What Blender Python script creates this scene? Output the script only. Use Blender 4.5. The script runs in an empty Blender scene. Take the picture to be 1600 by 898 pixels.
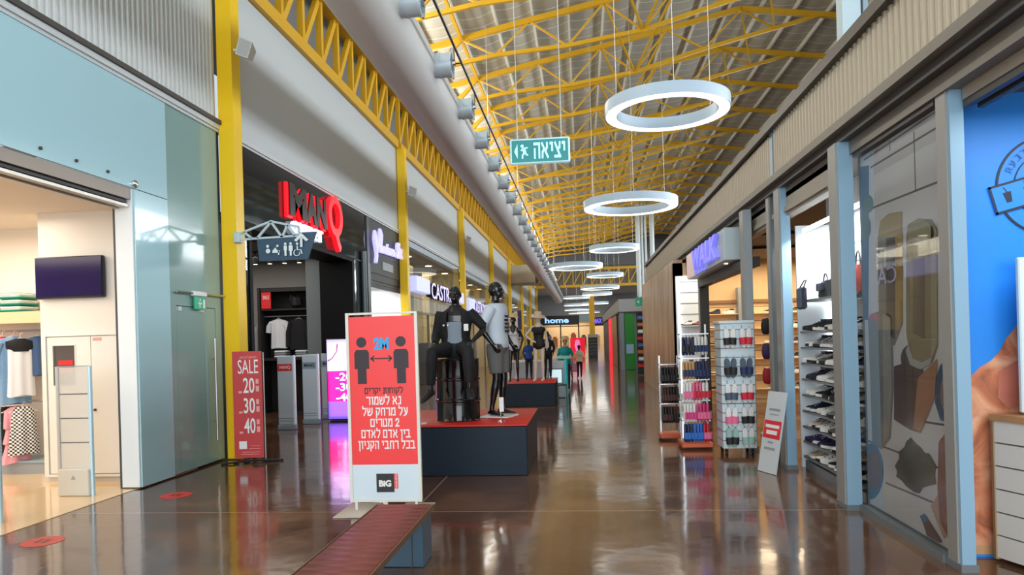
import bpy, bmesh, math, random
from mathutils import Vector, Matrix
random.seed(7)
R = math.radians; PI = math.pi
S = bpy.context.scene; COL = S.collection
S.view_settings.view_transform = 'Standard'; S.view_settings.look = 'None'
S.view_settings.gamma = 1; S.view_settings.use_curve_mapping = False
S.view_settings.exposure = 0.0
# ------------------------------------------------------------------ camera
CAM_H = 1.68; FPX = 1100.0; ROLL = .029; YAW = math.atan(109 / FPX)
cd = bpy.data.cameras.new('camera'); cam = bpy.data.objects.new('camera', cd); COL.objects.link(cam)
cd.sensor_width = 36; cd.lens = 36 * FPX / 1600; cd.shift_y = 79 / 1600; cd.clip_end = 400; cd.clip_start = .05
_r = Vector((math.cos(YAW), math.sin(YAW), 0)); _f = Vector((-math.sin(YAW), math.cos(YAW), 0)); _u = Vector((0, 0, 1))
_x = _r * math.cos(ROLL) - _u * math.sin(ROLL); _y = _r * math.sin(ROLL) + _u * math.cos(ROLL)
cam.matrix_world = Matrix(((_x.x, _y.x, -_f.x, 0), (_x.y, _y.y, -_f.y, 0), (_x.z, _y.z, -_f.z, CAM_H), (0, 0, 0, 1)))
S.camera = cam
# survey helpers: where a line of sight meets a wall X = const, a wall Y = const or the floor
def _ray(x, y):
    u, v = x - 800, y - 528
    r = u * math.cos(ROLL) - v * math.sin(ROLL); d = u * math.sin(ROLL) + v * math.cos(ROLL)
    return (r / FPX) * math.cos(YAW) - math.sin(YAW), (r / FPX) * math.sin(YAW) + math.cos(YAW), -d / FPX
def wx(x, y, X):
    a, b, c = _ray(x, y); t = X / a; return (b * t, CAM_H + c * t)
def wy(x, y, Y):
    a, b, c = _ray(x, y); t = Y / b; return (a * t, CAM_H + c * t)
# ------------------------------------------------------------------ world, daylight and added fill
w = bpy.data.worlds.new('sky'); S.world = w; w.use_nodes = True
w.node_tree.nodes['Background'].inputs[0].default_value = (.80, .90, 1.0, 1); w.node_tree.nodes['Background'].inputs[1].default_value = .8
def area(name, loc, rot, sx, sy, power, col=(1, 1, 1), spread=None):
    l = bpy.data.lights.new(name, 'AREA'); l.shape = 'RECTANGLE'; l.size = sx; l.size_y = sy; l.energy = power; l.color = col
    if spread: l.spread = spread
    o = bpy.data.objects.new(name, l); COL.objects.link(o); o.location = loc; o.rotation_euler = rot; return o
# daylight: clerestory of the right hall wall; the other two are added fill
area('daylight_clerestory_right', (13.6, 42, 8.3), (0, R(90), 0), 2.2, 100, 7600, (.90, .96, 1))
area('fill_roof_left', (-5.25, 39, 9.8), (0, R(-105), 0), .8, 76, 2600, (1, .99, .94))  # made-up strip above the girder, added to brighten the left roof
area('fill_behind_camera', (0.0, -7.2, 4.6), (R(90), 0, 0), 13, 8, 1500, (.92, .97, 1))  # added fill behind the camera, brightens surfaces that face it
# ------------------------------------------------------------------ materials
def lin(c):
    return tuple((v / 255 / 12.92 if v <= 10 else ((v / 255 + .055) / 1.055) ** 2.4) for v in c) + (1,)
_M = {}
def mat(name, c=(200, 200, 200), rough=.5, metal=0, emit=0, noise=0, nscale=8, bump=0, bscale=40, coat=0, spec=.5, ecol=None):
    if name in _M: return _M[name]
    m = bpy.data.materials.new(name); m.use_nodes = True; nt = m.node_tree; b = nt.nodes['Principled BSDF']
    b.inputs['Base Color'].default_value = lin(c); b.inputs['Roughness'].default_value = rough; b.inputs['Metallic'].default_value = metal
    b.inputs['Coat Weight'].default_value = coat; b.inputs['Coat Roughness'].default_value = .05; b.inputs['Specular IOR Level'].default_value = spec
    if emit:
        b.inputs['Emission Color'].default_value = lin(ecol or c); b.inputs['Emission Strength'].default_value = emit
    if noise:
        t = nt.nodes.new('ShaderNodeTexCoord'); n = nt.nodes.new('ShaderNodeTexNoise'); n.inputs['Scale'].default_value = nscale; n.inputs['Detail'].default_value = 5
        r = nt.nodes.new('ShaderNodeMapRange'); r.inputs[3].default_value = 1 - noise; r.inputs[4].default_value = 1 + noise
        x = nt.nodes.new('ShaderNodeMix'); x.data_type = 'RGBA'; x.blend_type = 'MULTIPLY'; x.inputs[0].default_value = 1
        nt.links.new(t.outputs['Object'], n.inputs['Vector']); nt.links.new(n.outputs[0], r.inputs[0])
        x.inputs[6].default_value = lin(c); nt.links.new(r.outputs[0], x.inputs[7]); nt.links.new(x.outputs[2], b.inputs['Base Color'])
    if bump:
        t = nt.nodes.new('ShaderNodeTexCoord'); n = nt.nodes.new('ShaderNodeTexNoise'); n.inputs['Scale'].default_value = bscale
        q = nt.nodes.new('ShaderNodeBump'); q.inputs['Strength'].default_value = bump; q.inputs['Distance'].default_value = .02
        nt.links.new(t.outputs['Object'], n.inputs['Vector']); nt.links.new(n.outputs[0], q.inputs['Height']); nt.links.new(q.outputs[0], b.inputs['Normal'])
    _M[name] = m; return m
def glass(name, tint, alpha, rough=.02):
    """a thin pane: partly clear, partly tinted body, mirror-like by angle"""
    if name in _M: return _M[name]
    m = bpy.data.materials.new(name); m.use_nodes = True; nt = m.node_tree; nt.nodes.clear()
    o = nt.nodes.new('ShaderNodeOutputMaterial'); tr = nt.nodes.new('ShaderNodeBsdfTransparent'); tr.inputs[0].default_value = (.95, .97, .97, 1)
    d = nt.nodes.new('ShaderNodeBsdfDiffuse'); d.inputs[0].default_value = lin(tint)
    g = nt.nodes.new('ShaderNodeBsdfGlossy'); g.inputs['Roughness'].default_value = rough
    m1 = nt.nodes.new('ShaderNodeMixShader'); m1.inputs[0].default_value = alpha
    m2 = nt.nodes.new('ShaderNodeMixShader'); fr = nt.nodes.new('ShaderNodeFresnel'); fr.inputs[0].default_value = 1.45
    ge = nt.nodes.new('ShaderNodeNewGeometry'); k = nt.nodes.new('ShaderNodeMath'); k.operation = 'SUBTRACT'; k.inputs[0].default_value = 1; nt.links.new(ge.outputs['Backfacing'], k.inputs[1])
    mu = nt.nodes.new('ShaderNodeMath'); mu.operation = 'MULTIPLY'; nt.links.new(fr.outputs[0], mu.inputs[0]); nt.links.new(k.outputs[0], mu.inputs[1])
    nt.links.new(tr.outputs[0], m1.inputs[1]); nt.links.new(d.outputs[0], m1.inputs[2])
    nt.links.new(mu.outputs[0], m2.inputs[0]); nt.links.new(m1.outputs[0], m2.inputs[1]); nt.links.new(g.outputs[0], m2.inputs[2]); nt.links.new(m2.outputs[0], o.inputs[0])
    _M[name] = m; return m
def floor_mat():
    m = bpy.data.materials.new('polished_concrete'); m.use_nodes = True; nt = m.node_tree; b = nt.nodes['Principled BSDF']; L = nt.links
    N = lambda t: nt.nodes.new(t)
    t = N('ShaderNodeTexCoord'); n1 = N('ShaderNodeTexNoise'); n1.inputs['Scale'].default_value = .55; n1.inputs['Detail'].default_value = 8; n1.inputs['Roughness'].default_value = .62
    L.new(t.outputs['Object'], n1.inputs['Vector'])
    cr = N('ShaderNodeValToRGB'); e = cr.color_ramp.elements
    e[0].position = .3; e[0].color = lin((70, 45, 34)); e[1].position = .72; e[1].color = lin((146, 106, 72))
    x = e.new(.5); x.color = lin((100, 69, 51)); L.new(n1.outputs[0], cr.inputs[0])
    sx = N('ShaderNodeSeparateXYZ'); L.new(t.outputs['Object'], sx.inputs[0])
    def line(sock, off, per):
        a = N('ShaderNodeMath'); a.operation = 'ADD'; a.inputs[1].default_value = off; L.new(sock, a.inputs[0])
        q = N('ShaderNodeMath'); q.operation = 'PINGPONG'; q.inputs[1].default_value = per; L.new(a.outputs[0], q.inputs[0])
        c = N('ShaderNodeMath'); c.operation = 'LESS_THAN'; c.inputs[1].default_value = .009; L.new(q.outputs[0], c.inputs[0]); return c.outputs[0]
    mx = N('ShaderNodeMath'); mx.operation = 'MAXIMUM'; L.new(line(sx.outputs[1], -6.8, 2.6), mx.inputs[0]); L.new(line(sx.outputs[0], 1.7, 2.6), mx.inputs[1])
    mi = N('ShaderNodeMix'); mi.data_type = 'RGBA'; L.new(mx.outputs[0], mi.inputs[0]); L.new(cr.outputs[0], mi.inputs[6]); mi.inputs[7].default_value = lin((168, 140, 118)); L.new(mi.outputs[2], b.inputs['Base Color'])
    n2 = N('ShaderNodeTexNoise'); n2.inputs['Scale'].default_value = 2.2; n2.inputs['Detail'].default_value = 4; L.new(t.outputs['Object'], n2.inputs['Vector'])
    mr = N('ShaderNodeMapRange'); mr.inputs[3].default_value = .07; mr.inputs[4].default_value = .2; L.new(n2.outputs[0], mr.inputs[0]); L.new(mr.outputs[0], b.inputs['Roughness'])
    n3 = N('ShaderNodeTexNoise'); n3.inputs['Scale'].default_value = 3.0; n3.inputs['Detail'].default_value = 2; L.new(t.outputs['Object'], n3.inputs['Vector'])
    bp = N('ShaderNodeBump'); bp.inputs['Strength'].default_value = .12; bp.inputs['Distance'].default_value = .02; L.new(n3.outputs[0], bp.inputs['Height']); L.new(bp.outputs[0], b.inputs['Normal'])
    b.inputs['IOR'].default_value = 1.55; b.inputs['Coat Weight'].default_value = .35; b.inputs['Coat Roughness'].default_value = .06
    L.new(bp.outputs[0], b.inputs['Coat Normal'])
    return m
def stripe_mat(name, c1, c2, axis, period, duty=.5, rough=.6, axis2=None):
    m = bpy.data.materials.new(name); m.use_nodes = True; nt = m.node_tree; b = nt.nodes['Principled BSDF']; L = nt.links
    t = nt.nodes.new('ShaderNodeTexCoord'); s = nt.nodes.new('ShaderNodeSeparateXYZ'); L.new(t.outputs['Object'], s.inputs[0])
    def st(ax):
        q = nt.nodes.new('ShaderNodeMath'); q.operation = 'MULTIPLY'; q.inputs[1].default_value = 1 / period; L.new(s.outputs[ax], q.inputs[0])
        f = nt.nodes.new('ShaderNodeMath'); f.operation = 'FRACT'; L.new(q.outputs[0], f.inputs[0])
        c = nt.nodes.new('ShaderNodeMath'); c.operation = 'LESS_THAN'; c.inputs[1].default_value = duty; L.new(f.outputs[0], c.inputs[0]); return c.outputs[0]
    k = st(axis)
    if axis2 is not None:
        a = nt.nodes.new('ShaderNodeMath'); a.operation = 'SUBTRACT'; L.new(k, a.inputs[0]); L.new(st(axis2), a.inputs[1])
        z = nt.nodes.new('ShaderNodeMath'); z.operation = 'ABSOLUTE'; L.new(a.outputs[0], z.inputs[0]); k = z.outputs[0]
    x = nt.nodes.new('ShaderNodeMix'); x.data_type = 'RGBA'; L.new(k, x.inputs[0]); x.inputs[6].default_value = lin(c1); x.inputs[7].default_value = lin(c2)
    L.new(x.outputs[2], b.inputs['Base Color']); b.inputs['Roughness'].default_value = rough; return m
# ------------------------------------------------------------------ mesh builder
class MB:
    def __init__(s): s.v = []; s.f = []
    def add(s, vs, fs):
        n = len(s.v); s.v += [tuple(p) for p in vs]; s.f += [tuple(i + n for i in f) for f in fs]; return s
    def box(s, x0, x1, y0, y1, z0, z1):
        return s.add([(x0, y0, z0), (x1, y0, z0), (x1, y1, z0), (x0, y1, z0), (x0, y0, z1), (x1, y0, z1), (x1, y1, z1), (x0, y1, z1)],
                     [(3, 2, 1, 0), (4, 5, 6, 7), (0, 1, 5, 4), (1, 2, 6, 5), (2, 3, 7, 6), (3, 0, 4, 7)])
    def rbox(s, x0, x1, y0, y1, z0, z1, b=.01):
        """box with chamfered edges on all sides"""
        cx, cy, cz = (x0 + x1) / 2, (y0 + y1) / 2, (z0 + z1) / 2
        b = min(b, (x1 - x0) / 2.01, (y1 - y0) / 2.01, (z1 - z0) / 2.01)
        rings = []
        for z, k in ((z0, b), (z0 + b, 0), (z1 - b, 0), (z1, b)):
            X0, X1, Y0, Y1 = x0 + k, x1 - k, y0 + k, y1 - k
            rings.append([(X0 + b, Y0, z), (X1 - b, Y0, z), (X1, Y0 + b, z), (X1, Y1 - b, z), (X1 - b, Y1, z), (X0 + b, Y1, z), (X0, Y1 - b, z), (X0, Y0 + b, z)])
        return s.loft(rings)
    def obox(s, c, size, M=None):
        t = MB().box(-size[0] / 2, size[0] / 2, -size[1] / 2, size[1] / 2, -size[2] / 2, size[2] / 2); M = M or Matrix()
        return s.add([(M @ Vector(p)) + Vector(c) for p in t.v], t.f)
    def bar(s, p, q, w, h=None, up=(0, 0, 1)):
        p = Vector(p); q = Vector(q); d = (q - p).normalized(); h = h or w
        u = Vector(up); sd = d.cross(u)
        if sd.length < 1e-4: sd = d.cross(Vector((0, 1, 0)))
        sd.normalize(); u = sd.cross(d); k = []
        for e in (p, q):
            for a, b in ((-1, -1), (1, -1), (1, 1), (-1, 1)): k.append(e + sd * (a * w / 2) + u * (b * h / 2))
        return s.add(k, [(3, 2, 1, 0), (4, 5, 6, 7), (0, 1, 5, 4), (1, 2, 6, 5), (2, 3, 7, 6), (3, 0, 4, 7)])
    def loft(s, rings, caps=True, closed=True):
        n = len(rings[0]); vs = [p for r in rings for p in r]; fs = []
        for i in range(len(rings) - 1):
            for j in range(n if closed else n - 1):
                a, b = i * n + j, i * n + (j + 1) % n; fs.append((a, b, b + n, a + n))
        if caps: fs.append(tuple(range(n - 1, -1, -1))); fs.append(tuple(range((len(rings) - 1) * n, len(rings) * n)))
        return s.add(vs, fs)
    def tube(s, path, r, n=10, caps=True, flat=1.0):
        path = [Vector(p) for p in path]; rs = r if isinstance(r, (list, tuple)) else [r] * len(path); rings = []; ref = None
        for i, p in enumerate(path):
            d = (path[min(i + 1, len(path) - 1)] - path[max(i - 1, 0)]).normalized()
            if ref is None: ref = d.orthogonal().normalized()
            a = (ref - d * ref.dot(d)); a = a.normalized() if a.length > 1e-5 else d.orthogonal().normalized(); ref = a; b = d.cross(a)
            rings.append([p + a * (math.cos(2 * PI * k / n) * rs[i]) + b * (math.sin(2 * PI * k / n) * rs[i] * flat) for k in range(n)])
        return s.loft(rings, caps)
    def lathe(s, prof, c=(0, 0, 0), n=24, axis='z'):
        rings = []
        for r, z in prof:
            ring = []
            for k in range(n):
                a = 2 * PI * k / n; x, y = r * math.cos(a), r * math.sin(a)
                ring.append({'z': (c[0] + x, c[1] + y, c[2] + z), 'x': (c[0] + z, c[1] + x, c[2] + y), 'y': (c[0] + y, c[1] + z, c[2] + x)}[axis])
            rings.append(ring)
        return s.loft(rings)
    def ell(s, c, r, nu=16, nv=10, M=None):
        rings = []
        for i in range(1, nv):
            a = PI * i / nv; z = -math.cos(a); k = math.sin(a)
            ring = [Vector((r[0] * k * math.cos(2 * PI * j / nu), r[1] * k * math.sin(2 * PI * j / nu), r[2] * z)) for j in range(nu)]
            rings.append([(M @ p if M else p) + Vector(c) for p in ring])
        return s.loft(rings)
    def prism(s, poly, o, ux, uy, d):
        """polygon (u, v) on a plane o + u*ux + v*uy, thickness d along the normal ux x uy"""
        ux = Vector(ux); uy = Vector(uy); o = Vector(o); nn = ux.cross(uy).normalized()
        a = [o + ux * u + uy * v for u, v in poly]; b = [p + nn * d for p in a]; n = len(poly)
        return s.add(a + b, [tuple(range(n - 1, -1, -1)), tuple(range(n, 2 * n))] + [(i, (i + 1) % n, n + (i + 1) % n, n + i) for i in range(n)])
    def text(s, txt, o, ux, uy, width, height, d=.004, bold=0.0, shear=0.0, keep=True):
        """lettering fitted into width x height at corner o"""
        if not txt.isascii(): return s.hebrew(txt, o, ux, uy, width, height, d, .21 if bold else .13)
        c = bpy.data.curves.new('lettering', 'FONT'); c.body = txt; c.size = 1; c.offset = bold; c.shear = shear; c.resolution_u = 3; c.fill_mode = 'BOTH'; c.extrude = .1; c.space_character = 1.0 if txt.isascii() else 1.14
        ob = bpy.data.objects.new('lettering', c); COL.objects.link(ob)
        bpy.context.view_layer.update(); me = bpy.data.meshes.new_from_object(ob.evaluated_get(bpy.context.evaluated_depsgraph_get()))
        bpy.data.objects.remove(ob); bpy.data.curves.remove(c)
        bm = bmesh.new(); bm.from_mesh(me); bpy.data.meshes.remove(me)
        if not bm.faces: bm.free(); return s
        bmesh.ops.remove_doubles(bm, verts=bm.verts, dist=1e-5); bmesh.ops.triangulate(bm, faces=bm.faces)
        for vv in bm.verts: vv.co.z = 1 if vv.co.z > 0 else 0
        bm.verts.index_update(); xs = [p.co.x for p in bm.verts]; ys = [p.co.y for p in bm.verts]
        x0, x1, y0, y1 = min(xs), max(xs), min(ys), max(ys); ux = Vector(ux); uy = Vector(uy); o = Vector(o); nn = ux.cross(uy).normalized()
        vs = [o + ux * ((p.co.x - x0) / (x1 - x0) * width) + uy * ((p.co.y - y0) / (y1 - y0) * height) + nn * (p.co.z * d) for p in bm.verts]
        s.add(vs, [tuple(q.index for q in f.verts) for f in bm.faces]); bm.free(); return s
    HEB = {'א': (.72, [[(.02, 1), (.7, 0)], [(.62, 1), (.62, .72), (.45, .48)], [(.05, 0), (.07, .35), (.25, .62)]]), 'ב': (.72, [[(0, 1), (.52, 1), (.52, 0)], [(0, 0), (.72, 0)]]), 'ג': (.45, [[(.05, 1), (.35, 1), (.38, 0)], [(.36, .35), (.02, 0)]]),
        'ד': (.66, [[(0, 1), (.66, 1)], [(.52, 1), (.52, 0)]]), 'ה': (.6, [[(0, 1), (.6, 1), (.6, 0)], [(.04, .58), (.04, 0)]]), 'ו': (.2, [[(0, 1), (.2, 1), (.2, 0)]]), 'ח': (.6, [[(.02, 0), (.02, 1), (.6, 1), (.6, 0)]]),
        'ט': (.62, [[(0, 1), (0, 0), (.62, 0), (.62, 1), (.36, 1)]]), 'י': (.2, [[(0, 1), (.2, 1), (.2, .5)]]), 'כ': (.56, [[(0, 1), (.56, 1), (.56, 0), (0, 0)]]), 'ל': (.56, [[(0, 1.3), (0, 1), (.56, 1), (.54, .55), (.22, 0)]]),
        'ם': (.62, [[(0, 0), (0, 1), (.62, 1), (.62, 0), (0, 0)]]), 'מ': (.68, [[(0, 0), (.14, .75), (.05, 1)], [(.14, .75), (.34, 1), (.66, 1), (.68, 0), (.36, 0)]]), 'ן': (.2, [[(0, 1), (.2, 1), (.2, -.32)]]), 'נ': (.4, [[(.1, 1), (.38, 1), (.38, 0), (0, 0)]]),
        'ע': (.62, [[(.02, 1), (.12, .9), (.36, .05)], [(.6, 1), (.56, .45), (.36, .05), (0, -.12)]]), 'צ': (.62, [[(0, 0), (.62, 0), (.04, 1)], [(.6, 1), (.56, .68), (.34, .52)]]), 'ק': (.6, [[(0, 1), (.6, 1), (.58, .55), (.34, .1)], [(.04, .62), (.04, -.32)]]),
        'ר': (.56, [[(0, 1), (.56, 1), (.56, 0)]]), 'ש': (.84, [[(0, 1), (.1, 0), (.5, 0), (.82, .35), (.84, 1)], [(.42, 1), (.4, .55), (.08, .32)]]), 'ת': (.66, [[(.1, 1), (.64, 1), (.66, 0)], [(.2, 1), (.2, 0), (0, 0)]]), '2': (.56, [[(0, .78), (.1, 1), (.46, 1), (.54, .65), (0, 0), (.56, 0)]])}
    def hebrew(s, txt, o, ux, uy, width, height, d, t):
        """block letters drawn stroke by stroke, already in visual order"""
        x = 0; polys = []
        for ch in txt:
            if ch not in s.HEB: x += .42; continue
            w_, st = s.HEB[ch]
            for line in st:
                for (ax, ay), (bx, by) in zip(line, line[1:]):
                    L_ = math.hypot(bx - ax, by - ay); cx_, cy_ = (bx - ax) / L_ * t / 2, (by - ay) / L_ * t / 2
                    polys.append([(x + px + qx, py + qy) for px, py, qx, qy in ((ax - cx_, ay - cy_, cy_, -cx_), (bx + cx_, by + cy_, cy_, -cx_), (bx + cx_, by + cy_, -cy_, cx_), (ax - cx_, ay - cy_, -cy_, cx_))])
            x += w_ + t + .13
        x0 = -t / 2; W = x - t - .13 + t; k = height / (1 + t)
        for i, p in enumerate(polys): s.prism([((u - x0) / W * width, (v + t / 2) * k) for u, v in p], o, ux, uy, d + (i % 7) * 2e-5)
        return s
    def xf(s, M):
        s.v = [tuple(M @ Vector(p)) for p in s.v]; return s
    def join(s, t): return s.add(t.v, t.f)
ORG = {}
def finish(me, smooth, m, recalc=True):
    if recalc:
        bm = bmesh.new(); bm.from_mesh(me); bmesh.ops.recalc_face_normals(bm, faces=bm.faces); bm.to_mesh(me); bm.free()
    if smooth:
        me.shade_smooth()
        if smooth != 'all': me.set_sharp_from_angle(angle=R(38))
    if m: me.materials.append(m)
def part(name, mb, m, parent=None, org=(0, 0, 0), smooth=True, label=None, me=None):
    """one mesh object; built in the scene's coordinates, stored relative to its thing's origin"""
    o0 = Vector(ORG[parent.name] if parent else org)
    if me is None:
        me = bpy.data.meshes.new(name); me.from_pydata([tuple(Vector(p) - o0) for p in mb.v], [], mb.f); finish(me, smooth, m)
    else:
        me.transform(Matrix.Translation(-o0)); me.name = name
        if m: me.materials.clear(); me.materials.append(m)
    o = bpy.data.objects.new(name, me); COL.objects.link(o); ORG[o.name] = tuple(o0)
    if parent: o.parent = parent
    else: o.location = o0
    if label: o['label'] = label
    return o
def tag(o, label, cat, group=None, kind=None):
    o['label'] = label; o['category'] = cat
    if group: o['group'] = group
    if kind: o['kind'] = kind
    return o
def thing(name, label, cat, loc=(0, 0, 0), group=None, local=False):
    o = bpy.data.objects.new(name, None); COL.objects.link(o); o.empty_display_size = .1
    o.location = loc; ORG[o.name] = (0, 0, 0) if local else tuple(loc); return tag(o, label, cat, group)
def struct(name, mb, m, smooth=False, parent=None):
    o = part(name, mb, m, parent, smooth=smooth)
    if not parent: o['kind'] = 'structure'
    return o
def dup(root, loc=None, rot=None, label=None, mats=None, scale=None):
    """copy of a thing, its parts and their sub-parts; mats = {part name stem: material}"""
    def cp(o, par):
        c = o.copy(); COL.objects.link(c)
        if par: c.parent = par
        if mats:
            k = o.name.split('.')[0]
            if k in mats:
                for s_ in c.material_slots: s_.link = 'OBJECT'; s_.material = mats[k]
        for ch in o.children: cp(ch, c)
        return c
    r = cp(root, None)
    if loc is not None: r.location = loc
    if rot is not None: r.rotation_euler = rot
    if scale is not None: r.scale = (scale,) * 3
    if label: r['label'] = label
    return r
ORD = ['first', 'second', 'third', 'fourth', 'fifth', 'sixth', 'seventh', 'eighth', 'ninth', 'tenth', 'eleventh', 'twelfth', 'thirteenth', 'fourteenth', 'fifteenth', 'sixteenth', 'seventeenth', 'eighteenth', 'nineteenth', 'twentieth']
# common materials
YEL = mat('yellow_paint', (216, 166, 26), .4)
WHT = mat('white_paint', (226, 230, 232), .5)
YELC = mat('yellow_column_paint', (246, 202, 18), .35)
BLK = mat('black_paint', (16, 17, 19), .35)
GREYM = mat('blue_grey_metal', (150, 172, 186), .4, .2)
STEEL = mat('brushed_steel', (185, 188, 190), .3, .9)
DARK = mat('dark_trim', (62, 58, 54), .5)
CHAR = mat('charcoal_panel', (52, 54, 56), .5)
FASG = mat('light_grey_cladding', (196, 204, 208), .55)
# ================================================================== SETTING
XL = -5.3
struct('floor', MB().box(-12, 16, -8, 137, -.1, 0), floor_mat())
struct('floor_shop', MB().box(-12, -5.36, -4, 9.3, 0, .006), mat('cream_tile', (226, 196, 150), .12, noise=.05, nscale=3, coat=.3))
# roof: sagging insulated sheet over purlins
def ztop(x):
    P = [(-6.8, 10.55), (-5.7, 10.8), (-3.5, 11.25), (-1.34, 11.68), (.98, 12.1), (3.3, 12.57), (5.9, 13.1), (8.6, 12.7), (14.2, 11.9)]
    for (a, za), (b, zb) in zip(P, P[1:]):
        if x <= b: return za + (zb - za) * (x - a) / (b - a)
    return P[-1][1]
def zbot(x):
    P = [(-6.8, 9.9), (-3.5, 10.4), (-2.45, 10.58), (-.18, 10.72), (2.15, 11.04), (4.6, 11.7), (8.6, 12.6), (14.2, 11.8)]
    for (a, za), (b, zb) in zip(P, P[1:]):
        if x <= b: return za + (zb - za) * (x - a) / (b - a)
    return P[-1][1]
def roof_mat():
    m = bpy.data.materials.new('roof_blanket'); m.use_nodes = True; nt = m.node_tree; b = nt.nodes['Principled BSDF']; L = nt.links
    t = nt.nodes.new('ShaderNodeTexCoord'); s = nt.nodes.new('ShaderNodeSeparateXYZ'); L.new(t.outputs['Object'], s.inputs[0])
    q = nt.nodes.new('ShaderNodeMath'); q.operation = 'PINGPONG'; q.inputs[1].default_value = .345; L.new(s.outputs[1], q.inputs[0])
    c = nt.nodes.new('ShaderNodeMath'); c.operation = 'LESS_THAN'; c.inputs[1].default_value = .018; L.new(q.outputs[0], c.inputs[0])
    n = nt.nodes.new('ShaderNodeTexNoise'); n.inputs['Scale'].default_value = .9; L.new(t.outputs['Object'], n.inputs['Vector'])
    r = nt.nodes.new('ShaderNodeValToRGB'); r.color_ramp.elements[0].color = lin((164, 160, 146)); r.color_ramp.elements[1].color = lin((200, 196, 180)); L.new(n.outputs[0], r.inputs[0])
    x = nt.nodes.new('ShaderNodeMix'); x.data_type = 'RGBA'; L.new(c.outputs[0], x.inputs[0]); L.new(r.outputs[0], x.inputs[6]); x.inputs[7].default_value = lin((236, 236, 226))
    L.new(x.outputs[2], b.inputs['Base Color']); b.inputs['Roughness'].default_value = .75; return m
PUR = [-6.875 + 1.125 * k for k in range(19)]
mb = MB(); prof = []
for a, b in zip(PUR, PUR[1:]):
    for k in range(6):
        t = k / 6; x = a + (b - a) * t; prof.append((x, ztop(x) + .24 - .09 * math.sin(PI * t)))
prof.append((PUR[-1], ztop(PUR[-1]) + .24))
mb.loft([[(x, y, z) for x, z in prof] + [(x, y, z + .12) for x, z in reversed(prof)] for y in (-8, 20, 50, 79.5)])
struct('ceiling', mb, roof_mat(), smooth=True)
PURM = mat('purlin_white', (226, 224, 212), .5)
for i, x in enumerate(PUR[1:-1]):
    struct('trim_%d' % (i + 1), MB().box(x - .03, x + .03, -8, 79, ztop(x) + .02, ztop(x) + .2), PURM)
# hall shell
UPW = mat('upper_wall_grey', (120, 122, 122), .7)
struct('wall_left_upper', MB().box(-7.0, -6.85, -8, 83, 7.0, 11.2), UPW)
struct('fill_frame_left', MB().box(-5.5, -5.42, -8, 79, 9.2, 9.32).box(-5.5, -5.42, -8, 79, 10.3, 10.6), WHT)  # made-up window bars above and below the added left roof fill
struct('ceiling_mezzanine', MB().box(-6.85, -5.32, -8, 83, 6.95, 7.1), UPW)
struct('wall_right', MB().box(13.9, 14.1, -8, 137, 0, 6.2).box(13.9, 14.1, -8, 137, 9.8, 12.4), UPW)
struct('wall_gable', MB().box(-7, 14.2, 79.2, 79.6, 9.5, 13.6), mat('gable_grey', (92, 94, 96), .7))
struct('ceiling_far', MB().box(-9.6, 14.2, 79.6, 137, 9.55, 9.75), mat('far_ceiling', (168, 170, 170), .7))
struct('wall_far', MB().box(-9.4, 14.2, 135.5, 136, 5.9, 9.55), mat('far_wall_grey', (150, 154, 158), .7))
struct('light_baffle_right', MB().box(11.2, 13.9, -8, 137, 9.62, 9.74), UPW)  # unseen overhang, added to keep the clerestory light off the right roof
# window bands of the right clerestory: mullions in front of the daylight
mb = MB()
for k in range(46): mb.box(13.3, 13.42, -4 + 3.0 * k, -3.88 + 3.0 * k, 6.2, 9.8)
mb.box(13.3, 13.42, -8, 137, 7.9, 8.05)
struct('window_1', mb, WHT)
# left fascia: ribbed sheet in the first bay, flat cladding further on
def ribbed(x, y0, y1, z0, z1, nx, per=.1, d=.028):
    m = MB(); prof = []; n = int((y1 - y0) / per)
    for k in range(n):
        y = y0 + k * per
        prof += [(x, y), (x, y + per * .35), (x + nx * d, y + per * .5), (x + nx * d, y + per * .85)]
    prof.append((x, y1))
    back = [(x - nx * .05, y1), (x - nx * .05, y0)]
    return m.loft([[(a, b, z) for a, b in prof + back] for z in (z0, z1)])
RIB = mat('ribbed_sheet', (200, 204, 204), .45, .15)
struct('wall_left', ribbed(XL - .02, -4, 9.98, 5.02, 7.1, 1), RIB)
struct('wall_left_cladding', MB().box(XL - .08, XL, 10.26, 83.0, 4.95, 7.35), FASG)
struct('wall_left_far', MB().box(-9.6, -9.4, 83.2, 137, 0, 9.55), FASG); struct('wall_left_return', MB().box(-9.4, XL, 83.05, 83.2, 0, 9.55), FASG)
struct('trim_40', MB().box(XL - .06, XL + .04, -4, 83, 4.90, 4.97).box(XL - .06, XL + .015, -4, 83, 4.86, 4.90), mat('trim_silver', (206, 212, 214), .35, .4))
struct('trim_41', MB().box(XL - .06, XL + .07, -4, 10, 4.97, 5.03), DARK)
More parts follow.
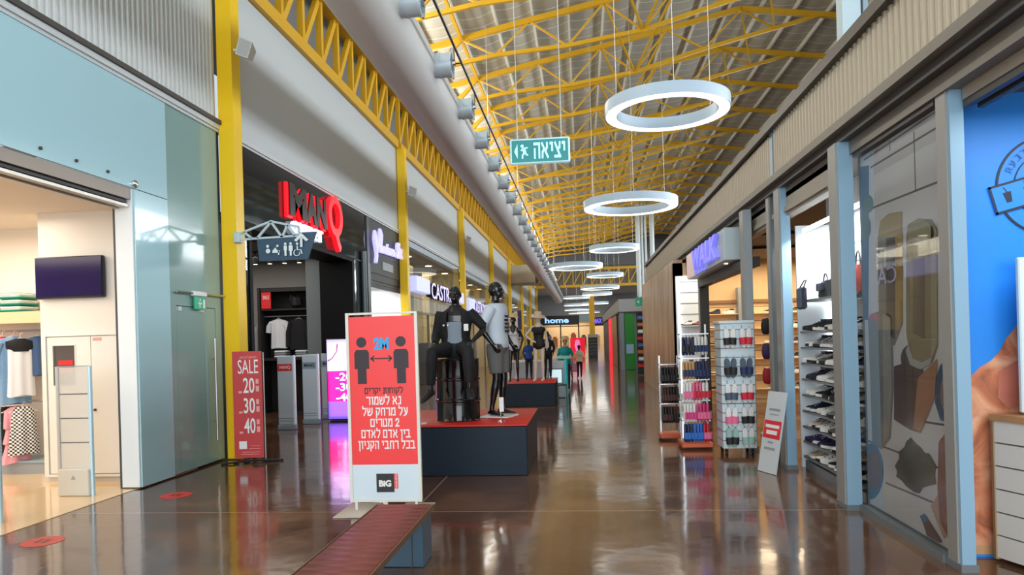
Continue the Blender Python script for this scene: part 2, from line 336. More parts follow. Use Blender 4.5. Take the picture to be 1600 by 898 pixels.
# ------------------------------------------------------------------ yellow columns and lattice girder
CY_ = [10.12 + 10.35 * k for k in range(8)]
cols = []
for k, y in enumerate(CY_):
    lab = 'yellow steel column rising beside the sale banner and the glass door' if k == 0 else '%s yellow wall column counted from the nearest one' % ORD[k]
    t = thing('steel_column', lab, 'column', (-5.16, y, 0), 'yellow columns along the shopfronts')
    zt = 9.1 if k == 0 else 7.36
    part('shaft', MB().box(-5.28, -5.05, y - .13, y + .13, .012, zt), YELC, t)
    part('base_plate', MB().rbox(-5.34, -4.98, y - .2, y + .2, 0, .014, .004), mat('dark_plate', (70, 68, 40), .5), t)
for k in range(-1, 7):
    y0 = CY_[0] + 10.35 * k; y1 = y0 + 10.35
    t = thing('lattice_girder', 'yellow lattice girder above the ribbed wall before the first yellow column' if k < 0 else 'yellow lattice girder above the wall between the %s and %s yellow columns' % (ORD[k], ORD[k + 1]), 'girder', (XL, y0, 7.35), 'yellow lattice girders')
    e = 0; y0 += .16; y1 -= .16
    part('bottom_chord', MB().box(-5.42, -5.2, y0 - e + .01, y1 - .01, 7.36, 7.6), YEL, t)
    part('top_chord', MB().box(-5.44, -5.18, y0 - e + .01, y1 - .01, 8.86, 9.1), YEL, t)
    n = 10
    for j in range(n):
        a = y1 - 10.02 / 10 * (j + 1)
        part('post', MB().box(-5.37, -5.25, a + .02, a + .13, 7.6, 8.86), YEL, t)
        part('diagonal', MB().bar((-5.31, a + .14, 7.62), (-5.31, a + .96, 8.84), .13, .1, up=(1, 0, 0)), YEL, t)
# crossing box beam beyond the fourth bay
t = tag(part('duct_box', MB().rbox(-5.299, -3.3, 52.2, 55, 5.75, 7.1, .03), mat('beige_box', (190, 186, 172), .6), org=(-4.3, 53, 5.75)), 'pale beige box casing crossing under the yellow girder', 'duct casing')
# ------------------------------------------------------------------ ventilation duct
DX, DZ, DR = -2.73, 6.25, .46
mb = MB(); rings = []; y = 2.0; i = 0
while y < 88:
    r = DR + (.006 if i % 2 else 0)
    rings.append([(DX + r * math.cos(2 * PI * k / 28), y, DZ + r * math.sin(2 * PI * k / 28)) for k in range(28)]); i += 1
    y += .055 if y < 26 else .6
mb.loft(rings)
duct = tag(part('air_duct', mb, mat('duct_grey', (212, 212, 210), .5), org=(DX, 2, DZ)), 'long round light grey ventilation duct with side nozzles', 'duct')
NZ = mat('nozzle_grey', (196, 212, 222), .4, .2); CHR = mat('chrome', (225, 228, 230), .12, 1)
for k in range(35):
    y = 9.33 + 2.243 * (k - 1)
    nz = part('nozzle', MB().lathe([(.195, -.06), (.195, .08), (.205, .08), (.205, .11), (.195, .11), (.195, .26), (.21, .26), (.21, .30), (.175, .30), (.16, .23)], (DX + DR - .04, y, DZ), 20, 'x'), NZ, duct)
    if k < 24: part('damper', MB().rbox(DX + DR + .23, DX + DR + .30, y - .045, y + .045, DZ + .06, DZ + .27, .012).lathe([(.04, 0), (.04, .065)], (DX + DR + .26, y - .065, DZ), 10, 'x').box(DX + DR + .25, DX + DR + .285, y - .02, y + .02, DZ - .23, DZ + .06), CHR, nz)
cable = tag(part('pipe', MB().tube([(-1.86, 4, 6.28), (-1.86, 87, 6.28)], .022, 8), BLK, org=(-1.86, 4, 6.28)), 'thin black pipe running along the duct nozzles', 'pipe')
for k in range(8):
    y = 11.6 + 10.35 * k
    if y < 78: part('hanger', MB().tube([(DX, y, DZ + DR - .01), (DX, y, ztop(DX) + .12)], .01, 5), mat('wire_grey', (205, 205, 200), .4, .5), duct)
    part('pipe_clip', MB().bar((DX + DR, y, DZ + .02), (-1.86, y, 6.28), .02, .02), BLK, cable)
# ------------------------------------------------------------------ roof trusses
TX = [-5.7, -3.5, -1.34, .98, 3.3, 5.9, 8.6]; BX = [-4.6, -2.45, -.18, 2.15, 4.6, 7.0]
for k in range(18):
    y = 18.55 + 3.45 * k
    t = thing('roof_truss', '%s yellow roof truss counted from the camera' % ORD[k], 'roof truss', (1, y, 10.5), 'yellow roof trusses')
    def poly(pts, wd, hh, m):
        for a, b in zip(pts, pts[1:]): m.bar((a[0], y, a[1]), (b[0], y, b[1]), wd, hh)
        return m
    part('top_chord', poly([(x, ztop(x) - .09) for x in TX + [13.5]], .13, .17, MB()), YEL, t)
    part('bottom_chord', poly([(x, zbot(x)) for x in [-5.7] + BX + [8.6]], .1, .12, MB()), YEL, t)
    for i, x in enumerate(BX):
        for xa in (TX[i], TX[i + 1]):
            if abs(ztop(xa) - zbot(x)) > .25: part('web_member', MB().bar((xa, y, ztop(xa) - .12), (x, y, zbot(x)), .055, .055), YEL, t)
    part('end_strut', MB().bar((-3.5, y, ztop(-3.5) - .1), (-4.9, y, 9.7), .1, .1), YEL, t)
    part('tie_rod', MB().tube([(-5.6, y + .42, ztop(-5.6)), (5.9, y + .42, ztop(5.9)), (13.2, y + .42, ztop(13.2))], .028, 6), PURM, t)
    if k:
        for x0, x1 in ((2.15, .98), (2.15, 3.3), (7.0, 5.9)):
            part('brace', MB().bar((x0, y, zbot(x0)), (x1, y - 3.45, ztop(x1) - .12), .06, .06), YEL, t)
    part('eaves_tie', MB().bar((-3.5, y, ztop(-3.5) - .12), (-3.5, y + 3.4, ztop(-3.5) - .12), .09, .12), YEL, t)
# transverse lattice girder across the end of the first hall
t = thing('lattice_girder', 'yellow lattice girder spanning across the hall under the dark gable', 'girder', (0, 80, 7.3), 'yellow lattice girders')
part('bottom_chord', MB().box(-5.1, 13.8, 79.9, 80.2, 7.2, 7.5), YEL, t); part('top_chord', MB().box(-5.1, 13.8, 79.9, 80.2, 9.1, 9.4), YEL, t)
for j in range(18):
    x = -5 + 1.04 * j
    part('post', MB().box(x, x + .1, 80, 80.1, 7.5, 9.1), YEL, t); part('diagonal', MB().bar((x + .1, 80.05, 7.5), (x + 1.0, 80.05, 9.1), .1, .1), YEL, t)
struct('wall_gable_lower', MB().box(-5.1, 13.9, 80.3, 80.5, 7.2, 9.6), mat('gable_panel', (120, 120, 112), .7))
# ------------------------------------------------------------------ ring lamps
LED = mat('led_diffuser', (255, 250, 236), .5, emit=2.6); RNG = mat('ring_housing', (186, 208, 226), .35); WIRE = mat('wire_grey', (205, 205, 200), .4, .5)
RINGS = [(1.69, 13.29, 1.14, 5.75), (1.68, 22.94, 1.5, 5.75), (1.67, 34.2, 1.2, 5.75), (-.25, 42.4, 1.62, 5.75), (1.73, 49.2, 1.27, 5.75), (1.7, 62, 1.7, 5.75), (-.45, 76, 1.45, 5.75), (1.65, 71, 1.5, 5.75),
         (1.8, 91, 1.75, 5.75), (-.5, 94, 1.75, 5.75), (-.6, 111, 2.0, 5.75), (1.3, 124, 2.0, 5.75), (-.4, 128, 1.9, 5.75)]
RL = ['nearest white ring lamp hanging at upper right beside the fascia', 'second white ring lamp hanging just beyond the nearest one', 'third white ring lamp hanging in front of the grey pipes',
      'nearest of the left row of white ring lamps', 'white ring lamp next beyond the one by the grey pipes', 'sixth white ring lamp in line down the right row', 'second ring lamp of the left row, under the yellow cross girder',
      'ring lamp overlapping the second of the left row', 'ring lamp in the right row far down the mall', 'third ring lamp of the left row far down the mall', 'fourth ring lamp of the left row, small in the distance', 'farthest ring lamp on the right', 'farthest ring lamp on the left']
for (x, y, r, z), lab in zip(RINGS, RL):
    t = thing('ring_lamp', lab, 'lamp', (x, y, z), 'ring lamps over the walkway')
    ri = r * .80; h = .22 if r < 1.4 else .25; n = 56
    sec = lambda a: [(r, z + .012), (r, z + h), (ri, z + h), (ri, z + .012)]
    rings = [[(x + q * math.cos(2 * PI * k / n), y + q * math.sin(2 * PI * k / n), zz) for q, zz in sec(0)] for k in range(n)]
    part('housing', MB().loft(rings + rings[:1], caps=False), RNG, t)
    g = lambda a: [(r - .02, z), (r - .02, z + .03), (ri + .02, z + .03), (ri + .02, z)]
    rings = [[(x + q * math.cos(2 * PI * k / n), y + q * math.sin(2 * PI * k / n), zz) for q, zz in g(0)] for k in range(n)]
    part('diffuser', MB().loft(rings + rings[:1], caps=False), LED, t)
    for a in (30, 150, 270):
        px, py = x + (r + ri) / 2 * math.cos(R(a)), y + (r + ri) / 2 * math.sin(R(a)); zt = ztop(px) + .14 if y < 79 else 9.549
        part('wire', MB().tube([(px, py, z + h), (px, py, zt)], .006, 5), WIRE, t)
# ------------------------------------------------------------------ right unit: fascia, soffit, posts
XR = 2.4
struct('wall_right_fascia', ribbed(XR, 9.0, 25.8, 3.55, 4.08, -1), mat('ribbed_warm', (176, 164, 142), .42, .2))
struct('wall_right_fascia', ribbed(XR, .5, 8.86, 3.55, 4.1, -1), _M['ribbed_warm'])
struct('trim_42', MB().box(XR - .09, XR + .3, .5, 25.85, 4.1, 4.2), mat('cap_dark', (60, 54, 50), .4, .3))
struct('trim_43', MB().box(XR - .05, XR + .05, .5, 25.85, 3.48, 3.56), mat('ledge_grey', (122, 116, 106), .45, .2))
struct('trim_44', MB().box(XR + .02, XR + .4, .5, 25.85, 3.40, 3.48), DARK)
struct('trim_45', MB().box(XR + .10, XR + .2, .5, 25.85, 3.28, 3.40), _M['ledge_grey'])
struct('ceiling_shop_right', MB().box(XR + .2, 9.5, .5, 25.8, 3.34, 3.4), mat('shop_ceiling', (120, 112, 100), .7))
struct('trim_46', MB().box(XR - .02, XR + .06, 8.88, 9.0, 3.5, 4.1), GREYM)
struct('roof_right', MB().box(XR + .3, 10, .5, 25.8, 4.0, 4.1), DARK)
# ================================================================== LEFT SIDE
def lamp(name, loc, sx, sy, power, col=(1, .86, .68), rot=(0, 0, 0)): return area(name, loc, rot, sx, sy, power, col)
WARMW = mat('warm_white_wall', (226, 218, 208), .7); OFFW = mat('off_white', (228, 224, 216), .45)
FROST = mat('frosted_glass_blue', (172, 212, 222), .14, coat=.6)
GREENG = mat('green_tint_glass', (136, 168, 164), .14, coat=.3); DKGL = mat('dark_fascia_glass', (26, 36, 36), .06, coat=.5)
PANE = glass('clear_pane', (60, 80, 80), .10); SHELFW = mat('shelf_white', (214, 206, 196), .5)
RED = mat('sign_red', (226, 44, 48), .4); WHE = mat('white_print', (240, 240, 240), .5); GREYP = mat('grey_plastic', (150, 156, 160), .4)
# ---- clothes store in the foreground
struct('wall_store', MB().box(-6.95, -5.62, 8.45, 9.3, 0, 4.85), OFFW)
struct('wall_store_rear', MB().box(-12, -6.95, 9.45, 9.6, 0, 4.0), WARMW)
struct('ceiling_store', MB().box(-12, -5.45, -4, 9.45, 3.46, 3.56), mat('store_ceiling', (222, 214, 208), .8))
struct('wall_store_side', MB().box(-12.1, -11.95, -4, 9.6, 0, 4.85), WARMW)
struct('baseboard_store', MB().box(-6.97, -5.62, 8.43, 8.45, 0, .07), mat('skirting_cream', (206, 198, 184), .5))
for x, y in ((-7.2, 7.3), (-8.6, 7.6), (-7.0, 5.2), (-8.6, 5.2)):
    t = thing('downlight', {(-7.2, 7.3): 'round recessed ceiling light nearest the television'}.get((x, y), 'round recessed ceiling light in the clothes store'), 'light', (x, y, 3.46), 'downlights of the clothes store')
    part('rim', MB().lathe([(.1, -.012), (.1, .0), (.075, .0), (.075, -.012)], (x, y, 3.46), 20), WHT, t)
    part('bulb', MB().lathe([(.074, -.008), (.074, -.002), (.0, -.002)], (x, y, 3.46), 20), mat('bulb_warm', (255, 238, 205), .5, emit=6), t)
lamp('light_clothes_store', (-8.6, 6.0, 3.4), 4, 4.5, 210, (1, .87, .72)); lamp('light_clothes_rail', (-7.9, 8.5, 3.35), 1.6, .3, 22, (1, .84, .66))
sp = tag(part('sprinkler', MB().lathe([(.035, 0), (.035, -.015), (.012, -.02), (.012, -.05), (.03, -.055), (.03, -.06)], (-7.3, 6.5, 3.46), 12), STEEL, org=(-7.3, 6.5, 3.46)), 'small sprinkler head on the clothes store ceiling', 'sprinkler')
# shutter housing above the opening
t = thing('shutter_housing', 'grey brown roller shutter housing above the clothes store opening', 'shutter', (-5.4, 4, 3.42))
HS = mat('housing_brown', (142, 132, 122), .4, .4)
part('housing', MB().box(-5.5, -5.33, -4, 7.93, 3.47, 3.60), HS, t); part('rail', MB().box(-5.45, -5.35, -4, 7.93, 3.38, 3.41).box(-5.52, -5.47, -4, 7.93, 3.36, 3.45), mat('rail_silver', (196, 192, 184), .35, .6), t)
part('bottom_bar', MB().box(-5.43, -5.37, -4, 7.93, 3.43, 3.465), DARK, t)
# glass fascia, pillar, green glass with door
t = thing('glass_fascia', 'pale blue frosted glass fascia above the clothes store opening', 'fascia', (XL, 4, 3.6))
part('pane', MB().box(-5.32, XL, -4, 8.66, 3.61, 4.86), FROST, t)
for y in (3.0, 4.0, 5.0, 5.9, 6.5, 7.0, 7.5): part('standoff', MB().lathe([(.018, 0), (.018, .02), (.008, .026)], (XL, y, 3.70), 10, 'x'), DARK, t)
part('standoff', MB().lathe([(.05, 0), (.05, .03), (.02, .045)], (XL, 7.97, 3.66), 14, 'x'), CHR, t, label='large chrome stud')
t = thing('pillar_cladding', 'pale blue glass clad pillar at the edge of the clothes store', 'pillar', (-5.42, 8.3, 0))
part('side_pane', MB().box(-5.32, XL, 7.98, 8.66, .02, 3.6), FROST, t); part('front_pane', MB().box(-5.545, -5.325, 7.96, 7.99, .02, 3.6), mat('pale_blue_panel', (236, 244, 248), .3), t)
part('edge_strip', MB().box(-5.58, -5.55, 7.97, 8.44, 0, 3.42), mat('dark_strip', (70, 76, 80), .4), t)
struct('wall_green_glass', MB().box(-5.36, -5.31, 8.67, 9.96, 2.24, 4.86).box(-5.36, -5.31, 9.80, 9.96, .03, 2.24).box(-5.36, -5.31, 8.67, 8.80, .03, 2.24), GREENG)
struct('wall_service', MB().box(-5.6, -5.4, 8.5, 10.2, 0, 4.9), CHAR)
d1 = struct('door_1', MB().box(-5.345, -5.315, 8.81, 9.79, .03, 2.23), GREENG)
part('door_handle', MB().tube([(-5.25, 9.66, .34), (-5.25, 9.66, 1.80)], .016, 10).tube([(-5.31, 9.66, .62), (-5.25, 9.66, .62)], .01, 8).tube([(-5.31, 9.66, 1.5), (-5.25, 9.66, 1.5)], .01, 8), STEEL, d1)
part('hinge', MB().box(-5.33, -5.3, 8.84, 8.92, 2.17, 2.23).box(-5.33, -5.3, 9.36, 9.48, 2.17, 2.23), STEEL, d1)
tag(part('rail_bar', MB().tube([(-5.26, 8.75, 2.42), (-5.26, 10.05, 2.42)], .014, 8).tube([(-5.31, 8.8, 2.42), (-5.26, 8.8, 2.42)], .01, 8).tube([(-5.31, 9.9, 2.42), (-5.26, 9.9, 2.42)], .01, 8), STEEL, org=(-5.26, 9.4, 2.42)), 'thin steel bar across the green glass above the door', 'bar')
GRN = mat('exit_green', (20, 150, 110), .4, emit=.25)
t = thing('exit_sign', 'small green exit sign fixed over the green glass door', 'sign', (-5.27, 9.3, 2.2))
part('panel', MB().rbox(-5.275, -5.25, 9.16, 9.44, 2.2, 2.38, .005), GRN, t); part('top_housing', MB().rbox(-5.3, -5.235, 9.13, 9.46, 2.38, 2.45, .01), WHT, t)
part('pictogram', MB().box(-5.25, -5.247, 9.27, 9.29, 2.23, 2.31).box(-5.25, -5.247, 9.24, 9.33, 2.275, 2.29).lathe([(.014, 0), (.014, .003)], (-5.25, 9.29, 2.335), 10, 'x').box(-5.25, -5.247, 9.37, 9.41, 2.22, 2.34), WHE, t)
# television, thermostat, cabinet
t = thing('television', 'black wall television with dark blue screen in the clothes store', 'television', (-6.47, 8.42, 2.35))
part('bezel', MB().rbox(-6.94, -6.01, 8.36, 8.42, 2.35, 2.885, .012), BLK, t); part('screen', MB().box(-6.925, -6.025, 8.354, 8.36, 2.375, 2.87), mat('screen_navy', (22, 12, 66), .1, emit=.25), t)
part('bracket', MB().box(-6.6, -6.35, 8.42, 8.45, 2.5, 2.75), BLK, t)
t = thing('thermostat', 'small white thermostat on the white wall beside the television', 'thermostat', (-5.83, 8.44, 2.9)); part('case', MB().rbox(-5.9, -5.78, 8.42, 8.45, 2.9, 3.04, .008), mat('ivory', (222, 224, 200), .4), t); part('display', MB().box(-5.87, -5.83, 8.415, 8.42, 2.95, 3.0), GREYP, t)
t = thing('cabinet', 'white built-in cabinet with a small window below the television', 'cabinet', (-6.2, 8.43, .08))
CABM = mat('cabinet_white', (232, 229, 222), .35)
part('frame', MB().box(-6.88, -6.85, 8.40, 8.45, .07, 1.9).box(-5.63, -5.6, 8.40, 8.45, .07, 1.9).box(-6.85, -5.63, 8.40, 8.45, 1.87, 1.9).box(-6.85, -5.63, 8.40, 8.45, .07, .1), CABM, t)
fr = (-6.76, -6.46, 1.24, 1.75)
da = part('door', MB().box(-6.84, fr[0], 8.415, 8.45, .11, 1.86).box(fr[1], -6.245, 8.415, 8.45, .11, 1.86).box(fr[0], fr[1], 8.415, 8.45, .11, fr[2]).box(fr[0], fr[1], 8.415, 8.45, fr[3], 1.86), CABM, t)
part('window', MB().box(fr[0], fr[1], 8.43, 8.436, fr[2], fr[3]), mat('cabinet_glass', (84, 78, 76), .05, coat=.4), da)
part('window_frame', MB().box(fr[0] - .012, fr[0], 8.408, 8.42, fr[2] - .012, fr[3] + .012).box(fr[1], fr[1] + .012, 8.408, 8.42, fr[2] - .012, fr[3] + .012).box(fr[0], fr[1], 8.408, 8.42, fr[2] - .012, fr[2]).box(fr[0], fr[1], 8.408, 8.42, fr[3], fr[3] + .012), CABM, da)
db = part('door', MB().box(-6.235, -5.64, 8.415, 8.45, .11, 1.86), CABM, t); part('door_knob', MB().lathe([(.016, 0), (.016, -.02), (.008, -.024)], (-6.2, 8.415, .92), 12, 'y'), DARK, db)
part('sticker', MB().box(-6.21, -6.09, 8.412, 8.415, 1.80, 1.84), mat('pink_label', (214, 160, 150), .5), db)
part('equipment', MB().box(-6.70, -6.50, 8.426, 8.4295, 1.40, 1.47).box(-6.70, -6.50, 8.426, 8.4295, 1.50, 1.56), RED, da, label='red equipment behind the window')
# security gates
def gate(x, y, lab):
    t = thing('security_gate', lab, 'gate', (x, y, 0), 'security gates of the clothes store')
    part('base', MB().rbox(x - .19, x + .19, y - .05, y + .05, .006, .32, .01), mat('gate_base', (206, 204, 196), .35), t)
    part('post', MB().tube([(x - .2, y, .006), (x - .2, y, 1.5)], .022, 10), mat('gate_post', (196, 196, 190), .35), t)
    part('post', MB().tube([(x + .2, y, .006), (x + .2, y, 1.5)], .026, 10), mat('gate_post_light', (190, 222, 236), .25, .2), t)
    part('panel', MB().box(x - .175, x + .175, y - .006, y + .006, .32, 1.49), glass('acrylic', (226, 224, 218), .6), t)
    for z in (.62, .9, 1.18, 1.5): part('crossbar', MB().bar((x - .2, y, z), (x + .2, y, z), .012, .012), GREYP, t)
    part('logo', MB().prism([(-.03, 0), (.03, 0), (0, .05)], (x, y - .051, .2), (1, 0, 0), (0, 0, 1), .002), GREYP, t)
gate(-5.86, 7.6, 'slim white security gate in front of the cabinet'); gate(-5.95, 6.4, 'slim white security gate cut by the left edge')
# floor stickers
for (x, y), lab in (((-4.80, 5.79), 'round red floor sticker nearest the left edge'), ((-4.65, 7.6), 'round red floor sticker in front of the blue glass pillar')):
    t = thing('floor_sticker', lab, 'sticker', (x, y, .001), 'red distance stickers on the floor')
    part('disc', MB().lathe([(.17, 0), (.17, .0015), (0, .0015)], (x, y, .001), 32), mat('sticker_red', (196, 52, 48), .35), t)
    part('pictogram', MB().box(x - .05, x - .02, y - .05, y + .03, .0026, .0032).box(x + .02, x + .05, y - .05, y + .03, .0026, .0032).box(x - .06, x + .06, y + .04, y + .055, .0026, .0032), mat('sticker_dark', (60, 20, 22), .4), t)
# clothes wall: shelf, folded towels, rails, garments
t = thing('display_shelf', 'wooden shelf with hanging rail holding folded striped knitwear', 'shelf', (-8.2, 9.2, 2.1))
part('board', MB().box(-9.5, -6.97, 8.95, 9.45, 2.18, 2.24), mat('birch', (214, 188, 150), .5), t); part('edge_board', MB().box(-9.5, -6.97, 8.95, 8.99, 2.08, 2.18), _M['birch'], t)
part('rail', MB().tube([(-9.5, 9.12, 1.98), (-6.97, 9.12, 1.98)], .014, 8), STEEL, t)
t = thing('clothes_rail', 'lower steel clothes rail under the denim and red tops', 'rail', (-8.2, 9.12, .98)); part('tube', MB().tube([(-9.5, 9.12, 1.0), (-6.97, 9.12, 1.0)], .014, 8), STEEL, t); part('bracket', MB().box(-7.0, -6.96, 9.08, 9.44, .98, 1.02), STEEL, t)
t = thing('plinth', 'low grey plinth under the hanging clothes', 'plinth', (-8.2, 9.2, 0)); part('body', MB().box(-9.5, -6.97, 8.98, 9.44, .006, .16), GREYP, t); part('top', MB().box(-9.5, -6.97, 8.96, 9.44, .16, .19), GREYM, t)
ST = stripe_mat('stripe_green', (236, 236, 228), (22, 132, 116), 2, .075)
for i, (x, z) in enumerate(((-7.86, 2.24), (-7.86, 2.33), (-7.86, 2.42), (-8.28, 2.24), (-8.28, 2.33))):
    t = thing('folded_sweater', ['green and white striped folded sweater at the bottom of its pile', 'green and white striped folded sweater in the middle of its pile', 'green and white striped folded sweater on top of its pile', 'black and white folded sweater under another at the left edge', 'black and white folded sweater on top at the left edge'][i], 'sweater', (x, 9.18, z), 'folded sweaters on the shelf')
    m = ST if i < 3 else stripe_mat('stripe_black', (226, 222, 210), (30, 30, 34), 0, .09) if i == 3 else bpy.data.materials['stripe_black']
    part('fold', MB().rbox(x - .17, x + .17, 8.98, 9.36, z + .001, z + .043, .02), m, t); part('upper_fold', MB().rbox(x - .165, x + .168, 8.985, 9.36, z + .045, z + .086, .02), m, t)
def garment(name, lab, loc, rz, prof, m, cat='garment', group=None, hang=True, folds=7, amp=.06, sleeve=None):
    """cloth hanging from a hook at loc; prof = [(z, half width, half depth)]"""
    t = thing(name, lab, cat, loc, group, local=True); t.rotation_euler = (0, 0, rz); rings = []; n = 36
    for i, (z, a, b) in enumerate(prof):
        rings.append([((a * (1 + amp * .3 * math.cos(folds * 2 * PI * k / n + i))) * math.cos(2 * PI * k / n), b * (1 + amp * 3 * math.cos(folds * 2 * PI * k / n)) * math.sin(2 * PI * k / n), z + (.012 * math.sin(3 * 2 * PI * k / n) if i == len(prof) - 1 else 0)) for k in range(n)])
    body = part('fabric', MB().loft(rings), m, t)
    if sleeve:
        sl, sr, drop = sleeve; zs = prof[1][0] - .05; a = prof[1][1]
        for s in (-1, 1): part('sleeve', MB().tube([(s * a * .8, 0, zs), (s * (a + sl * .4), 0, zs - drop * .4), (s * (a + sl * .6), 0, zs - drop)], [sr * 1.1, sr, sr * .95], 12, flat=.6), m, t)
    if hang: part('hanger', MB().tube([(-.17, 0, -.12), (0, 0, -.05), (.17, 0, -.12)], .008, 6).tube([(0, 0, -.05), (0, 0, 0), (.02, 0, .018), (.035, 0, .0)], .004, 6), mat('hanger_clear', (206, 206, 204), .2), t)
    return t
TOP = lambda l, w=.2: [(-.07, .05, .02), (-.11, w, .035), (-.2, w * .95, .05), (-l * .6, w * .97, .05), (-l, w * 1.05, .055)]
gg = 'clothes hanging on the store wall'
garment('blouse', 'red blouse on a hanger at the left edge of the clothes rail', (-7.99, 9.02, 1.97), R(62), TOP(.9, .17), mat('cloth_red', (200, 34, 40), .8), group=gg, sleeve=(.05, .06, .3))
garment('blouse', 'second red blouse half cut by the left edge', (-8.15, 9.06, 1.97), R(62), TOP(.95, .17), _M['cloth_red'], group=gg)
garment('shirt', 'pale blue denim shirt hanging beside the red blouse', (-7.84, 9.04, 1.97), R(66), TOP(1.0, .2), mat('denim_light', (122, 160, 194), .8, noise=.12, nscale=25), group=gg, sleeve=(.05, .06, .45))
garment('shirt', 'dark denim shirt hanging behind the pale blue one', (-7.6, 9.2, 1.97), R(70), TOP(.62, .18), mat('denim_mid', (70, 98, 140), .8), group=gg)
tp = garment('sleeveless_top', 'white sleeveless top with black collar hanging beside the wall', (-7.69, 8.98, 1.93), R(66), TOP(.85, .17), mat('cloth_white', (226, 228, 232), .8), group=gg)
part('collar', MB().loft([[(a * math.cos(q * PI / 8), b * math.sin(q * PI / 8), z) for q in range(16)] for z, a, b in ((-.06, .055, .03), (-.1, .19, .045), (-.19, .185, .06), (-.24, .12, .063))]), mat('cloth_black', (20, 20, 24), .8), tp)
CHK = stripe_mat('check_bw', (232, 230, 224), (34, 32, 36), 2, .05, axis2=0)
garment('skirt', 'black and white checked skirt hanging at the left of the lower rail', (-8.06, 9.02, .98), R(66), [(-.05, .1, .03), (-.1, .13, .04), (-.5, .16, .06), (-.72, .18, .07)], CHK, group=gg)
garment('trousers', 'black trousers hanging between the checked skirt and the pink top', (-7.95, 9.08, .98), R(70), [(-.05, .12, .03), (-.1, .14, .04), (-.5, .13, .05), (-.78, .12, .05)], _M['cloth_black'], group=gg)
pk = garment('frilled_top', 'pink tiered frilled top hanging on the lower rail', (-7.83, 9.02, .98), R(62), [(-.05, .06, .03), (-.1, .14, .05), (-.34, .15, .06), (-.36, .12, .04), (-.55, .16, .07), (-.57, .13, .05), (-.82, .19, .08)], mat('cloth_pink', (232, 160, 172), .8), group=gg)
garment('skirt', 'black and white checked skirt hanging next to the white wall', (-7.68, 8.98, .98), R(55), [(-.05, .08, .03), (-.1, .13, .05), (-.5, .17, .07), (-.70, .19, .08)], CHK, group=gg)
# ---- dark shop with red sign
struct('wall_shop_dark', MB().box(-12, -5.62, 17.1, 17.3, 0, 4.85), mat('shop_grey_wall', (150, 148, 142), .7))
struct('wall_shop_dark_side', MB().box(-12, -5.62, 10.0, 10.2, 0, 4.85).box(-12.1, -11.95, 10, 17.3, 0, 4.85), _M['shop_grey_wall'])
struct('ceiling_shop_dark', MB().box(-12, -6.0, 10.2, 17.1, 3.85, 3.95), mat('shop_dark_ceiling', (120, 118, 112), .8))
lamp('light_dark_shop', (-8.2, 14.2, 3.75), 4, 4, 95, (1, .93, .85))
t = thing('storefront', 'dark glass shop front with black portal under the red sign', 'shop front', (XL, 13.7, 0))
part('fascia_pane', MB().box(-5.36, -5.31, 10.26, 17.2, 3.68, 4.85), DKGL, t)
part('portal', MB().box(-6.1, -5.3, 16.05, 16.2, .0, 3.66).box(-5.95, -5.3, 10.3, 16.05, 3.58, 3.67).box(-5.42, -5.30, 10.9, 11.0, 0, 3.58), mat('portal_black', (8, 9, 10), .6, spec=.2), t)
part('side_pane', MB().box(-5.34, -5.32, 10.28, 10.9, .02, 3.58), PANE, t)
part('end_pane', MB().box(-5.36, -5.31, 16.22, 17.2, .02, 3.66), DKGL, t)
part('pipe_reflection', MB().tube([(-5.24, 16.75, .02), (-5.24, 16.75, 3.9)], .07, 14), mat('reflection_grey', (84, 92, 94), .3, .3), t)  # pipe-like reflection in the dark glass, built as a solid tube
part('orange_light', MB().box(-5.31, -5.304, 16.5, 17.1, 2.0, 2.06).box(-5.31, -5.304, 16.5, 17.1, 1.8, 1.86), mat('orange_strip', (220, 140, 100), .4, emit=.3), t)  # orange lights showing in the end pane, put in as glowing strips
REDL = mat('sign_red_lit', (255, 20, 32), .35, emit=1.3); SBR = mat('letter_dark', (34, 20, 20), .3)
t = thing('shop_sign', 'big black letters edged in red light with a large red Q', 'sign', (-5.2, 13.5, 4.1))
uy = (0, 1, 0); uz = (0, 0, 1)
for ch, y0, wd in (('M', 12.34, .80), ('A', 13.12, .56), ('N', 13.66, .54)):
    part('letter', MB().text(ch, (-5.23, y0, 4.04), uy, uz, wd, .60, .03, bold=.06), SBR, t, smooth=False)
    part('letter_glow', MB().text(ch, (-5.29, y0 - .06, 4.0), uy, uz, wd + .07, .63, .055, bold=.05), REDL, t, smooth=False)
n = 32; qr = []
for k in range(n):
    a = 2 * PI * k / n; c_, s_ = math.cos(a), math.sin(a)
    qr.append([(-5.28, 14.70 + .43 * c_, 4.40 + .43 * s_), (-5.18, 14.70 + .43 * c_, 4.40 + .43 * s_), (-5.18, 14.70 + .26 * c_, 4.40 + .28 * s_), (-5.28, 14.70 + .26 * c_, 4.40 + .28 * s_)])
part('letter_q', MB().loft(qr + qr[:1], caps=False).prism([(-.12, .12), (.1, .12), (.1, -.08), (.24, -.26), (.14, -.36), (.0, -.22), (-.1, -.06)], (-5.28, 14.76, 4.02), uy, uz, .1), REDL, t, smooth=False)
t = thing('shop_sign', 'small white lit lettering below the red sign', 'sign', (-5.28, 13.2, 3.78))
part('lettering', MB().text('OUTLET', (-5.29, 12.5, 3.74), uy, uz, 1.55, .24, .06, bold=.03), mat('white_lit', (226, 226, 255), .4, emit=1.0), t, smooth=False)
